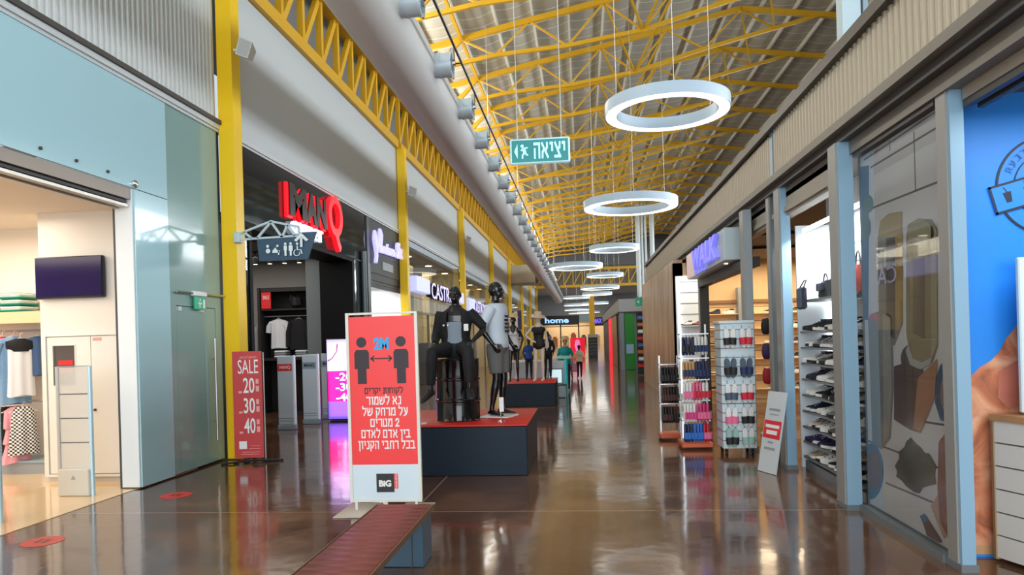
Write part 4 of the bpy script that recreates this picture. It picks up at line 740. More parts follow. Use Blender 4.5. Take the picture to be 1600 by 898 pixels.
for a, b, c_, d_ in ((-hw, hw, hh - .016, hh), (-hw, hw, -hh, -hh + .016), (-hw, -hw + .016, -hh, hh), (hw - .016, hw, -hh, hh)): fm.prism([(a, c_), (b, c_), (b, d_), (a, d_)], (cx, BW - .0125, cz), ux, uz2, .002)
part('banner_frame', fm, INK, t, smooth=False)
for q in (-.72, -.36, 0, .36, .72): part('cup_icon', MB().prism([(q * hw - .018, -.04), (q * hw + .018, -.04), (q * hw + .028, .035), (q * hw - .028, .035)], (cx, BW - .0125, cz), ux, uz2, .002).prism([(q * hw + .0, .035), (q * hw + .006, .035), (q * hw - .012, .075), (q * hw - .018, .075)], (cx, BW - .0125, cz), ux, uz2, .002), INK, t, smooth=False)

am = MB()
for i, ch in enumerate('תענוגיםמהטבע'):
    a = R(156 - 11 * i); rr = LR * .80; e1 = Vector((math.sin(a), 0, -math.cos(a))); e2 = Vector((math.cos(a), 0, math.sin(a)))
    am.text(ch, Vector((cx, BW - .0085, cz)) + e2 * (rr - .02) - e1 * .018, e1, e2, .036, .045, .002)
part('lettering', am, mat('logo_ink_pale', (60, 110, 180), .5), t, smooth=False)
t = thing('menu_board', 'white board standing behind the stall counter', 'board', (3.35, 5.15, 1.06)); x0, _z = wy(1588, 402, 5.2); part('panel', MB().rbox(x0, x0 + .6, 5.18, 5.22, 1.06, _z, .008), mat('board_white', (214, 232, 236), .4), t); part('foot', MB().box(x0 + .05, x0 + .55, 5.14, 5.28, 1.046, 1.062), GREYP, t)
t = thing('counter', 'white boarded stall counter with a wooden top at the right edge', 'counter', (3.0, 4.8, 0)); CW = mat('counter_white', (214, 208, 198), .5)
A = Vector((2.885, 5.30, 0)); Bq = Vector((3.215, 4.36, 0)); dn = (Bq - A).normalized(); nn = Vector((dn.y, -dn.x, 0))
part('body', MB().prism([(A.x + .03, A.y - .02), (Bq.x + .03, Bq.y), (3.9, Bq.y), (3.9, 5.28)], (0, 0, .02), (1, 0, 0), (0, 1, 0), .98), mat('counter_core', (120, 112, 102), .7), t, smooth=False)
for i in range(6): part('board', MB().bar(A + Vector((0, 0, .11 + i * .163)) + nn * .0, Bq + Vector((0, 0, .11 + i * .163)), .02, .152), CW, t, smooth=False)
part('corner_post', MB().bar(A + Vector((0, 0, .02)), A + Vector((0, 0, 1.01)), .03, .03), mat('counter_post', (150, 120, 86), .5), t)
part('top', MB().prism([(A.x - .03, A.y), (Bq.x - .03, Bq.y - .03), (3.95, Bq.y - .03), (3.95, 5.3)], (0, 0, 1.0), (1, 0, 0), (0, 1, 0), .045), mat('counter_wood', (176, 128, 82), .45, noise=.15, nscale=9), t, smooth=False)
t = thing('shutter_housing', 'grey roller shutter box above the blue stall', 'shutter', (2.62, 4, 3.1)); part('box', MB().box(2.605, 2.86, .6, 5.04, 3.2, 3.335), HDR, t); part('guide', MB().box(2.61, 2.66, .6, 5.04, 3.15, 3.2).box(2.70, 2.74, .6, 5.04, 3.14, 3.2), DARK, t)
lamp('light_stall', (3.6, 4.3, 3.2), 1.2, 1.0, 34, (.95, .98, 1)); struct('wall_stall_side', MB().box(5.2, 5.3, .5, 5.5, 0, 3.35), CHAR)
# ---- lit shoe shelves between two posts
struct('wall_display_back', MB().box(3.04, 3.1, 6.98, 9.02, 0, 3.34), mat('slat_white', (222, 226, 228), .5)); struct('wall_display_side', MB().box(2.66, 3.1, 6.9, 6.98, 0, 3.34), DARK)
t = thing('shoe_shelf', 'white lit shelving full of shoes and bags between two blue posts', 'shelf', (2.85, 8, 0)); SB = mat('shelf_grey', (128, 130, 130), .4, .2); LST = mat('strip_light', (240, 248, 255), .5, emit=3.2)
SZ = [1.66, 1.47, 1.28, 1.09, .90, .71, .52, .34, .16]
for z in SZ + [2.03]: part('board', MB().box(2.64, 3.03, 7.02, 8.85, z - .022, z), SB, t)
part('light_strip', MB().box(2.70, 2.74, 7.05, 8.86, 2.86, 2.90), LST, t); part('light_strip', MB().box(2.98, 3.02, 8.88, 8.92, .3, 2.86), LST, t); part('side_panel', MB().box(2.64, 3.03, 8.92, 8.95, 0, 2.95), WHT, t)
part('slat_grooves', MB().box(3.03, 3.04, 7.02, 8.86, 2.62, 2.63).box(3.03, 3.04, 7.02, 8.86, 2.42, 2.43).box(3.03, 3.04, 7.02, 8.86, 2.22, 2.23), SB, t); part('plinth', MB().box(2.66, 3.03, 7.02, 8.85, .0, .10), SB, t)
lamp('light_display', (2.68, 7.9, 2.84), .08, 1.6, 44, (.92, .97, 1), rot=(0, R(-25), 0))
def sneaker_mesh():
    so, up, la = MB(), MB(), MB(); L = .275
    W = lambda t_: .030 + .022 * math.sin(PI * min(max(t_ * 1.05, .12), 1) ** .8) ** .6
    st = [0, .04, .12, .25, .4, .55, .7, .82, .92, .98, 1.0]; wd = [.018, .032, .038, .037, .035, .040, .046, .047, .04, .026, .012]; hb = [.07, .085, .095, .098, .092, .078, .062, .052, .045, .038, .03]
    rs, ru = [], []
    for t_, w_, h in zip(st, wd, hb):
        y = (t_ - .5) * L; lift = .012 * max(0, t_ - .7) / .3
        rs.append([(w_ * math.cos(a), y, lift + (.026 if math.sin(a) > 0 else .0)) for a in [2 * PI * k / 12 for k in range(12)]])
        ru.append([(w_ * .93 * math.cos(a) * (1 if math.sin(a) < .3 else .72), y, lift + .02 + max(0, math.sin(a)) * (h - .02)) for a in [2 * PI * k / 14 for k in range(14)]])
    so.loft(rs); up.loft(ru)
    for k in range(4): t_ = .46 + .08 * k; la.bar((-.024, (t_ - .5) * L, .090 - .012 * k), (.024, (t_ - .5) * L, .090 - .012 * k), .010, .008)
    co = MB(); co.loft([[(.028 * math.cos(a), -.078 + .05 * math.sin(a), z) for a in [2 * PI * k / 14 for k in range(14)]] for z in (.085, .112)])
    return so, up, la, co
so, up, la, co = sneaker_mesh()
shoe_mats = {n: mat('shoe_' + n, c, .6) for n, c in dict(white=(232, 230, 226), black=(26, 26, 30), navy=(34, 38, 66), grey=(128, 130, 132), tan=(178, 150, 118), cream=(222, 206, 186), purple=(64, 44, 96), red=(176, 36, 44), olive=(92, 92, 74)).items()}
SOLES = {'white': mat('sole_white', (236, 236, 232), .5), 'black': mat('sole_black', (38, 38, 40), .5)}
pro = thing('sneaker', 'x', 'shoe', (2.8, 7.2, 1.66), 'shoes on the lit shelves', local=True)
part('upper', up, shoe_mats['white'], pro); part('sole', so, SOLES['white'], pro); part('laces', la, SOLES['white'], pro); part('collar', co, shoe_mats['black'], pro)
SHZ = ['top', 'second', 'third', 'fourth', 'fifth', 'sixth', 'seventh', 'eighth', 'bottom']
seq = ['black', 'white', 'navy', 'white', 'grey', 'white', 'olive', 'cream', 'navy', 'grey', 'tan', 'white', 'black', 'purple', 'white', 'grey', 'cream']
fi = True; q = 0
for r_, z in enumerate(SZ):
    for c_ in range(9):
        col = seq[(q * 7 + r_ * 3 + (c_ // 2) * 5) % len(seq)]; q += (c_ % 2)
        lab = '%s shoe, %s from the far end on the %s shoe board between the posts' % (col, ORD[c_], SHZ[r_])
        loc = (2.80 + .015 * random.uniform(-1, 1), 8.72 - .185 * c_ + (.022 if c_ % 2 else -.022), z + .001); rot = (0, 0, R(90 + random.uniform(-25, 25)))
        mm = {'upper': shoe_mats[col], 'collar': shoe_mats[random.choice(['black', 'grey', 'navy'])], 'sole': SOLES['black' if random.random() < .3 else 'white'], 'laces': SOLES[random.choice(['black', 'white'])]}
        if fi:
            fi = False; pro.location = loc; pro.scale = (1.22,) * 3; pro.rotation_euler = rot; pro['label'] = lab
            for ch in pro.children:
                for s_ in ch.material_slots: s_.link = 'OBJECT'; s_.material = mm[ch.name.split('.')[0]]
        else: dup(pro, loc, rot, lab, mm, 1.22)
def bag(lab, x, y, z, wd, h, d, m, handle=True, flap=None):
    t = thing('handbag', lab, 'bag', (x, y, z), 'bags on the top board')
    part('body', MB().loft([[(x + d / 2 * k * math.cos(a) , y + wd / 2 * k2 * math.sin(a), zz) for a in [2 * PI * i / 20 for i in range(20)]] for zz, k, k2 in ((z + .001, .9, .9), (z + h * .2, 1.05, 1.02), (z + h * .7, .85, .98), (z + h, .45, .9))]), m, t)
    if handle: part('handle', MB().tube([(x, y + wd * .25 * math.cos(R(a)), z + h - .02 + h * .55 * math.sin(R(a))) for a in range(0, 181, 20)], .009, 8), shoe_mats['black'], t)
    if flap: part('flap', MB().rbox(x - d / 2 - .006, x - d / 2 + .03, y - wd * .4, y + wd * .4, z + h * .45, z + h * .92, .01), flap, t)
bag('tall black handbag with raised handle on the top board', 2.85, 7.85, 2.03, .24, .36, .14, shoe_mats['black']); bag('brown red handbag at the near end of the top board', 2.85, 7.56, 2.03, .24, .30, .14, mat('leather_red', (132, 52, 44), .45))
bag('dark grey handbag in the middle of the top board', 2.82, 8.15, 2.03, .26, .22, .15, mat('leather_grey', (54, 58, 64), .5), flap=shoe_mats['black']); bag('black slouched handbag at the far end of the top board', 2.82, 8.45, 2.03, .26, .2, .15, shoe_mats['black'], flap=mat('leather_navy', (26, 28, 46), .45)); bag('small black purse behind the tall handbag', 2.93, 8.02, 2.03, .12, .16, .08, shoe_mats['black'], handle=False)
t = thing('handbag', 'navy bag hanging over the end of the top board', 'bag', (2.66, 8.78, 1.8), 'bags on the top board'); part('body', MB().rbox(2.575, 2.635, 8.52, 8.76, 1.92, 2.18, .02), _M['leather_navy'], t); part('strap', MB().tube([(2.6, 8.56, 2.16), (2.65, 8.6, 2.26), (2.65, 8.68, 2.26), (2.6, 8.72, 2.16)], .008, 6), shoe_mats['black'], t)
# ---- shoe shop interior
struct('wall_shoe_shop_far', MB().box(2.2, 9.5, 17.0, 17.15, 0, 3.34), mat('warm_wall', (236, 200, 150), .6)); struct('wall_shoe_shop_rear', MB().box(9.4, 9.5, 5.4, 17.0, 0, 3.34), _M['warm_wall']); struct('wall_shoe_shop_side', MB().box(3.1, 9.4, 8.94, 9.02, 0, 3.34), mat('warm_side', (196, 170, 136), .6))
lamp('light_shoe_shop', (5.0, 13.4, 3.28), 4, 5, 150, (1, .78, .52)); lamp('light_shoe_shop_far', (4.2, 16.0, 3.26), 3, .6, 52, (1, .80, .55))
SLT = mat('slat_warm', (240, 206, 158), .5)
t = thing('slat_wall', 'warm lit slatted display wall with shoes at the back of the shoe shop', 'shelving', (5, 16.95, 0))
part('panel', MB().box(2.95, 8, 16.96, 17.0, .1, 2.35), SLT, t); part('cornice', MB().box(2.95, 8, 16.9, 17.0, 2.35, 2.42), mat('cornice_brown', (150, 112, 76), .5), t)
for z in (.35, .7, 1.05, 1.4, 1.75, 2.1): part('ledge', MB().box(2.95, 8, 16.74, 16.96, z - .02, z), SLT, t)
for z in (.52, .87, 1.22, 1.57, 1.92, 2.25): part('groove', MB().box(2.95, 8, 16.955, 16.96, z, z + .015), _M['cornice_brown'], t)
part('upright', MB().box(3.62, 3.70, 16.70, 16.96, .1, 2.7), GREYP, t)
for r_, z in enumerate((.35, .7, 1.05, 1.4, 1.75, 2.1)):
    for c_, x in enumerate((3.1, 3.42, 3.86, 4.35, 4.62, 4.88)):
        col = seq[(r_ * 5 + c_ * 3) % len(seq)]
        dup(pro, (x, 16.84, z + .001), (0, 0, R(90 if c_ % 2 else 75)), scale=1.0, label='%s shoe, %s from left, %s ledge up the warm slatted wall' % (col, ORD[c_], ORD[r_]), mats={'upper': shoe_mats[col], 'sole': SOLES['white' if c_ % 2 else 'black']})['group'] = 'shoes on the slatted wall'
for i, (x, y) in enumerate(((3.35, 12.2), (3.75, 14.2))):
    t = thing('track_spotlight', ['black spotlight hanging behind the post beside the slipper tower', 'second black spotlight deeper in the shoe shop'][i], 'light', (x, y, 3.0), 'spotlights of the shoe shop'); part('rail', MB().box(x - .5, x + .5, y - .02, y + .02, 3.28, 3.335), BLK, t); part('stem', MB().tube([(x, y, 3.28), (x, y, 3.15)], .015, 8), BLK, t); part('can', MB().lathe([(.06, -.1), (.075, .1), (.05, .13)], (0, 0, 0), 14, 'z').xf(Matrix.Translation((x, y, 3.08)) @ Matrix.Rotation(R(35), 4, 'Y')), BLK, t)
t = thing('shoe_bunch', 'hanging bunch of purple and red slippers inside the shoe shop', 'slippers', (3.05, 11.6, .6))
part('pole', MB().tube([(3.05, 11.7, .03), (3.05, 11.7, 2.0)], .02, 8), STEEL, t); part('foot', MB().lathe([(.22, 0), (.22, .03), (.03, .05)], (3.05, 11.7, 0), 18), GREYP, t)
for j, (z, m_) in enumerate(((1.75, 'black'), (1.35, 'purple'), (.95, 'red'))):
    for k in range(5): part('slipper', MB().ell((3.05 + .12 * math.cos(k * 1.26), 11.7 + .12 * math.sin(k * 1.26), z), (.055, .055, .14), 10, 8), shoe_mats[m_], t)
    part('hook_ring', MB().tube([(3.05 + .12 * math.cos(a * PI / 6), 11.7 + .12 * math.sin(a * PI / 6), z + .13) for a in range(13)], .006, 6), STEEL, t)
# slat wall white, bright, at the far end
t = thing('slat_panel', 'bright white slatted shoe panel beside the wooden wall', 'shelving', (2.6, 16.6, 0)); SW = mat('slat_bright', (226, 234, 238), .5)
part('panel', MB().box(2.19, 2.82, 16.55, 16.62, .0, 3.0), SW, t); part('side_light', MB().box(2.25, 2.27, 16.52, 16.55, .3, 2.95), LST, t)
for i, z in enumerate((.5, .95, 1.4, 1.85)): part('ledge', MB().box(2.27, 2.82, 16.3, 16.55, z - .02, z), SW, t)
for z in (2.1, 2.35, 2.6, 2.85): part('groove', MB().box(2.27, 2.82, 16.545, 16.55, z, z + .02), SB, t)
for r_, z in enumerate((.5, .95, 1.4, 1.85)):
    for c_, x in enumerate((2.4, 2.65)):
        dup(pro, (x, 16.42, z + .001), (0, 0, R(100)), scale=1.0, label='%s shoe on the %s ledge of the bright white panel' % (['pale', 'pink red'][c_], ['lowest', 'second lowest', 'second highest', 'highest'][r_]), mats={'upper': shoe_mats['white' if c_ == 0 else 'red']})['group'] = 'shoes on the bright panel'
lamp('light_slat_panel', (2.5, 16.2, 3.0), .4, .2, 3, (.9, .97, 1), rot=(R(25), 0, 0))
# wooden wall
def wood_mat():
    m = bpy.data.materials.new('wood_panelling'); m.use_nodes = True; nt = m.node_tree; b = nt.nodes['Principled BSDF']; tc = nt.nodes.new('ShaderNodeTexCoord'); mp = nt.nodes.new('ShaderNodeMapping'); mp.inputs['Scale'].default_value = (2, 2.2, .22)
    n = nt.nodes.new('ShaderNodeTexNoise'); n.inputs['Scale'].default_value = 2.4; n.inputs['Detail'].default_value = 6; n.inputs['Distortion'].default_value = .8
    r = nt.nodes.new('ShaderNodeValToRGB'); e = r.color_ramp.elements; e[0].position = .32; e[0].color = lin((150, 112, 84)); e[1].position = .68; e[1].color = lin((228, 194, 160))
    nt.links.new(tc.outputs['Object'], mp.inputs[0]); nt.links.new(mp.outputs[0], n.inputs['Vector']); nt.links.new(n.outputs[0], r.inputs[0]); nt.links.new(r.outputs[0], b.inputs['Base Color']); b.inputs['Roughness'].default_value = .28; return m
struct('wall_wood', MB().box(2.2, 2.42, 17.0, 25.75, .0, 3.42), wood_mat())
# shop sign
t = thing('shop_sign', 'white box sign with lilac letters above the shoe shop entrance', 'sign', (2.28, 13, 2.76)); SGW = mat('sign_box_white', (190, 206, 212), .4)
part('box', MB().rbox(2.2, 2.44, 11.0, 14.75, 2.77, 3.27, .01), SGW, t); part('pink_panel', MB().box(2.185, 2.2, 13.9, 14.75, 2.78, 3.26), mat('sign_pink', (226, 196, 192), .4, emit=.3), t)
part('letters', MB().text('WALK', (2.195, 13.8, 2.86), (0, -1, 0), uz, 2.45, .38, .06, bold=.03), mat('letter_blue', (126, 124, 250), .35, emit=.7), t, smooth=False); part('tagline', MB().text('shoes', (2.195, 13.7, 2.78), (0, -1, 0), uz, 1.2, .07, .02), _M['letter_blue'], t, smooth=False); part('underside_lamp', MB().lathe([(.03, -.01), (.03, 0), (0, 0)], (2.32, 11.5, 2.77), 10), _M['bulb_warm'], t)
struct('trim_48', MB().box(2.44, 2.6, 10.5, 15.0, 2.62, 2.76).box(2.44, 2.5, 10.5, 15.0, 2.76, 3.3), mat('lintel_dark', (66, 64, 62), .5))
# leaning board
t = thing('leaning_board', 'white information board with red band leaning on a blue post', 'board', (2.2, 8.6, 0)); b0, b1 = Vector((2.08, 8.74, .003)), Vector((2.20, 8.42, .003)); tilt = Vector((.16, .02, .95)); e1 = (b1 - b0); n_ = tilt.cross(e1).normalized()
part('panel', MB().prism([(0, 0), (1, 0), (1, 1), (0, 1)], b0, e1, tilt, .018), mat('lean_white', (206, 214, 218), .4), t, smooth=False)
o_ = b0 + e1.cross(tilt).normalized() * .0195
if (e1.cross(tilt)).y > 0: o_ = b0 - e1.cross(tilt).normalized() * .0015
part('red_band', MB().prism([(0.03, .42), (.97, .42), (.97, .64), (.03, .64)], o_, e1, tilt, .001), RED, t, smooth=False)
lt = MB()
for z, h, a, b in ((.76, .03, .2, .8), (.71, .012, .25, .75), (.36, .025, .35, .65), (.28, .03, .2, .8)): lt.prism([(a, z), (b, z), (b, z + h), (a, z + h)], o_, e1, tilt, .001)
part('text_lines', lt, GREYP, t, smooth=False); part('band_lettering', MB().prism([(.12, .55), (.88, .55), (.88, .59), (.12, .59)], o_ + e1.cross(tilt).normalized() * .001, e1, tilt, .001).prism([(.2, .47), (.8, .47), (.8, .52), (.2, .52)], o_ + e1.cross(tilt).normalized() * .001, e1, tilt, .001), WHE, t, smooth=False)
# ---- slipper tower and racks
t = thing('slipper_tower', 'white slatted display tower hung with slipper pairs', 'display stand', (2.1, 10.2, 0)); TW = mat('tower_white', (206, 222, 230), .45)
part('body', MB().box(1.87, 2.31, 9.78, 10.2, .1, 1.79), TW, t); part('cap', MB().rbox(1.845, 2.32, 9.755, 10.21, 1.79, 1.83, .006), TW, t)
for k in range(13): part('groove', MB().box(1.87, 2.31, 9.777, 9.782, .2 + .125 * k, .213 + .125 * k).box(1.867, 1.872, 9.78, 10.2, .2 + .125 * k, .213 + .125 * k), SB, t)
for x, y in ((1.92, 9.83), (2.26, 9.83), (1.92, 10.15), (2.26, 10.15)): part('castor', MB().lathe([(.04, -.015), (.04, .015)], (x, y, .04), 14, 'x').box(x - .02, x + .02, y - .02, y + .02, .05, .1), BLK, t)
def slipper_parts():
    so_, stp = MB(), MB(); rs = []
    for t_, w_ in ((0, .016), (.06, .03), (.2, .038), (.4, .036), (.6, .042), (.8, .045), (.93, .032), (1, .012)):
        z = -.26 * t_; rs.append([(w_, 0, z), (w_ * .8, -.016, z), (-w_ * .8, -.016, z), (-w_, 0, z), (-w_ * .8, .012, z), (w_ * .8, .012, z)])
    so_.loft(rs)
    rr = []
    for zz in (-.12, -.15, -.19, -.215):
        rr.append([(.05 * math.cos(a), -.012 - .045 * math.sin(a), zz) for a in [PI * k / 8 for k in range(9)]] + [(.043 * math.cos(a), -.012 - .036 * math.sin(a), zz) for a in [PI * k / 8 for k in range(8, -1, -1)]])
    stp.loft(rr); return so_, stp
s1, s2 = slipper_parts()
sl = thing('slipper', 'x', 'slipper', (0, 0, 0), 'slippers on the racks', local=True); part('sole', s1, SOLES['white'], sl); part('strap', s2, shoe_mats['black'], sl); part('hook', MB().tube([(0, 0, -.005), (0, 0, .03), (0, .02, .04)], .004, 5), STEEL, sl)
SM = {n: mat('slip_' + n, c, .6) for n, c in dict(white=(230, 230, 228), black=(30, 30, 34), navy=(34, 48, 92), pink=(232, 110, 150), red=(206, 36, 60), magenta=(214, 60, 130), blue=(44, 110, 196), brown=(74, 44, 40), mint=(150, 190, 180), tan=(196, 156, 104), denim=(76, 92, 110)).items()}
first = True
def put(loc, rot, lab, a, b, grp):
    global first
    mm = {'sole': SM[a], 'strap': SM[b]}
    if first:
        first = False; sl.location = loc; sl.rotation_euler = rot; sl['label'] = lab; sl['group'] = grp
        for ch in sl.children:
            k = ch.name.split('.')[0]
            if k in mm:
                for s_ in ch.material_slots: s_.link = 'OBJECT'; s_.material = mm[k]
    else: dup(sl, loc, rot, lab, mm)['group'] = grp
rowsT = [(1.72, [('white', 'black'), ('white', 'red')]), (1.32, [('denim', 'black'), ('denim', 'navy')]), (.98, [('white', 'denim'), ('white', 'red')]), (.66, [('white', 'pink'), ('white', 'black')]), (.38, [('mint', 'black'), ('white', 'mint')])]
for r_, (z, cs) in enumerate(rowsT):
    for c_, (a, b) in enumerate(cs):
        for s_ in (-1, 1): put((1.985 + .21 * c_ + s_ * .048, 9.745, z), (0, R(s_ * 4), 0), '%s slipper of the %s pair, %s strap, %s row of the white tower' % (['left', 'right'][s_ > 0], ['left', 'right'][c_], b, ['top', 'second', 'middle', 'fourth', 'bottom'][r_]), a, b, 'slippers on the white tower')
def rack(name, lab, x0, x1, y0, y1, zs, cols, n, base):
    t = thing(name, lab, 'rack', ((x0 + x1) / 2, (y0 + y1) / 2, 0))
    part('base', MB().rbox(x0 - .03, x1 + .03, y0 - .05, y1 + .05, .03, .10, .01), mat('rack_base_orange', (206, 96, 60), .4), t); 
    for x in (x0, x1): part('upright', MB().box(x - .012, x + .012, (y0 + y1) / 2 - .012, (y0 + y1) / 2 + .012, .1, zs[0] + .18), STEEL, t)
    for x, y in ((x0, y0), (x1, y0), (x0, y1), (x1, y1)): part('castor', MB().lathe([(.016, -.01), (.016, .01)], (x, y, .016), 10, 'x'), BLK, t)
    for z in zs: part('bar', MB().box(x0 - .012, x1 + .012, y0 - .006, y0 + .006, z + .035, z + .05).box(x0 - .012, x0, y0, y1, z + .035, z + .05).box(x1, x1 + .012, y0, y1, z + .035, z + .05), STEEL, t)
    part('tray', MB().box(x0, x1, (y0 + y1) / 2 - .01, y1, zs[-1] + .12, zs[-1] + .13), STEEL, t)
    for r_, z in enumerate(zs):
        for c_ in range(n):
            a, b = cols[r_][c_ * len(cols[r_]) // n]
            put((x0 + .03 + (x1 - x0 - .06) * c_ / (n - 1), y0, z), (0, 0, R(62 + random.uniform(-8, 8))), '%s slipper, %s from left, %s bar of the %s' % (b, ORD[c_], ['top', 'second', 'third', 'fourth', 'lowest'][r_], {'shoe_rack': 'larger slipper rack', 'slipper_rack': 'small dark rack'}[name]), a, b, 'slippers on the ' + name.replace('_', ' '))
rack('shoe_rack', 'steel slipper rack with five bars of coloured slippers beside the tower', 1.42, 1.80, 10.35, 10.75, [1.62, 1.27, .96, .66, .37], [[('navy', 'black'), ('white', 'navy')], [('tan', 'navy'), ('navy', 'navy')], [('white', 'pink'), ('pink', 'red'), ('white', 'red')], [('white', 'magenta'), ('magenta', 'pink')], [('navy', 'blue'), ('blue', 'blue'), ('red', 'pink')]], 8, None)
rack('slipper_rack', 'small steel rack of brown and black slippers at the left of the slipper display', 1.22, 1.50, 11.3, 11.6, [1.15, .84, .53], [[('black', 'black')], [('brown', 'brown'), ('black', 'brown')], [('black', 'brown'), ('brown', 'black')]], 6, None)
# ================================================================== FIGURES
def remesh(mb, voxel=.008, it=6):
    me = bpy.data.meshes.new('m'); me.from_pydata([tuple(p) for p in mb.v], [], mb.f); finish(me, False, None)
    o = bpy.data.objects.new('m', me); COL.objects.link(o)
    r = o.modifiers.new('r', 'REMESH'); r.mode = 'VOXEL'; r.voxel_size = voxel
    s_ = o.modifiers.new('s', 'SMOOTH'); s_.iterations = it; s_.factor = .5
    bpy.context.view_layer.update()
    out = bpy.data.meshes.new_from_object(o.evaluated_get(bpy.context.evaluated_depsgraph_get())); bpy.data.objects.remove(o); bpy.data.meshes.remove(me)
    out.shade_smooth(); return out
def lerp(a, b, t_): return Vector(a).lerp(Vector(b), t_)
MALE = [(.84, .10, .085), (.90, .155, .108), (.97, .168, .118), (1.05, .155, .108), (1.13, .142, .100), (1.22, .152, .106), (1.32, .172, .118), (1.40, .182, .116), (1.46, .165, .098), (1.50, .11, .078), (1.53, .062, .06)]
FEM = [(.84, .09, .085), (.90, .155, .110), (.97, .165, .118), (1.05, .138, .098), (1.13, .115, .085), (1.22, .128, .092), (1.30, .140, .120), (1.36, .142, .108), (1.44, .140, .085), (1.49, .10, .068), (1.53, .05, .052)]
def torso(mb, rings, z0=-9, z1=9, inf=0, dz=0, cap=0):
    out = []
    for z, a, b in rings:
        if z0 <= z <= z1: out.append([((a + inf) * math.cos(q) * (abs(math.cos(q)) ** -.12 if abs(math.cos(q)) > .05 else 1), (b + inf) * math.sin(q), z + dz) for q in [2 * PI * k / 24 for k in range(24)]])
    return mb.loft(out)
def hand(mb, W, d, n, side, curl=.35, s=1.0):
    """palm, four fingers of different lengths and a thumb; d towards the fingertips, n out of the palm, side towards the thumb"""
    W = Vector(W); d = Vector(d).normalized(); n = (Vector(n) - d * Vector(n).dot(d)).normalized(); sd = Vector(side); sd = (sd - d * sd.dot(d) - n * sd.dot(n)).normalized()
    rings = []
    for t_, w_, th in ((-.02, .024, .020), (.02, .032, .018), (.06, .040, .016), (.092, .038, .013)):
        c = W + d * (t_ * s); rings.append([c + sd * (w_ * s * math.cos(q)) + n * (th * s * math.sin(q)) for q in [2 * PI * k / 12 for k in range(12)]])
    mb.loft(rings)
    for off, L in ((.032, .070), (.011, .080), (-.011, .074), (-.031, .058)):
        p = W + d * (.082 * s) + sd * (off * s); pts = [p]; a = 0; dd = d + sd * (off * 2.2)
        for k in range(3):
            a += curl; dir_ = (dd * math.cos(a) + n * math.sin(a)).normalized(); p = p + dir_ * (L * s * (.42, .32, .26)[k]); pts.append(p)
        mb.tube(pts, [.0095 * s, .009 * s, .008 * s, .006 * s], 8)
    p = W + d * (.018 * s) + sd * (.026 * s); mb.tube([p, p + (sd * .8 + d * .7) * (.03 * s) + n * .006, p + (sd * .9 + d * 1.4) * (.036 * s) + n * .016, p + (sd * .8 + d * 2.1) * (.036 * s) + n * .026], [.013 * s, .011 * s, .0095 * s, .007 * s], 8)
def foot(mb, A, toe, inf=0, s=1.0):
    A = Vector(A); f = Vector((toe[0], toe[1], 0)).normalized(); r = Vector((f.y, -f.x, 0)); dzz = toe[2] if len(toe) > 2 else 0; rings = []
    for t_, w_, h, z in ((-.06, .02, .03, -.055), (-.045, .034, .06, -.04), (0, .036, .085, -.035), (.06, .038, .065, -.045), (.12, .046, .045, -.055), (.17, .044, .032, -.062), (.20, .026, .02, -.068)):
        c = A + f * (t_ * s) + Vector((0, 0, z * s + dzz * t_)); rings.append([c + r * ((w_ + inf) * s * math.cos(q)) + Vector((0, 0, (h / 2 + inf) * s * math.sin(q))) for q in [2 * PI * k / 12 for k in range(12)]])
    mb.loft(rings)
def limb(mb, pts, rad, inf=0): return mb.tube(pts, [q + inf for q in rad], 14)
def arm(mb, S_, E, W, inf=0, upto=1.0, k=1.0):
    pts = [lerp(S_, E, -.06), lerp(S_, E, .12), lerp(S_, E, .5), lerp(S_, E, .92), lerp(E, W, .12), lerp(E, W, .35), lerp(E, W, .75), Vector(W)]; rad = [.045 * k, .054 * k, .046 * k, .039 * k, .041 * k, .041 * k, .030 * k, .026 * k]
    n = max(2, int(len(pts) * upto + .5)); return limb(mb, pts[:n], rad[:n], inf)
def leg(mb, Hh, K, A, inf=0, upto=1.0, k=1.0):
    pts = [lerp(Hh, K, -.05), lerp(Hh, K, .15), lerp(Hh, K, .5), lerp(Hh, K, .85), lerp(Hh, K, 1.0), lerp(K, A, .12), lerp(K, A, .3), lerp(K, A, .6), lerp(K, A, .85), Vector(A)]; rad = [.085 * k, .088 * k, .074 * k, .058 * k, .054 * k, .053 * k, .057 * k, .044 * k, .034 * k, .036 * k]
    n = max(2, int(len(pts) * upto + .5)); return limb(mb, pts[:n], rad[:n], inf)
def head(mb, dz=0, turn=0, face=True, s=1.0):
    h = MB(); h.ell((0, .012, 1.690), (.076, .098, .108), 22, 16); h.ell((0, -.028, 1.632), (.056, .066, .066), 16, 10)
    h.tube([(0, -.078, 1.70), (0, -.098, 1.672), (0, -.108, 1.655), (0, -.088, 1.645)], [.009, .012, .015, .010], 8)   # nose
    h.ell((0, -.085, 1.612), (.024, .012, .010), 10, 6)      # lips
    h.ell((-.032, -.078, 1.707), (.018, .012, .010), 8, 6); h.ell((.032, -.078, 1.707), (.018, .012, .010), 8, 6)
    for s_ in (-1, 1): h.ell((s_ * .078, .015, 1.672), (.010, .022, .034), 10, 8)
    M = Matrix.Translation((0, 0, dz)) @ Matrix.Rotation(turn, 4, 'Z'); h.xf(M); mb.join(h)
    mb.tube([(0, .02, 1.48 + dz), (0, .015, 1.56 + dz), (0, .005, 1.63 + dz)], [.066, .055, .054], 14)
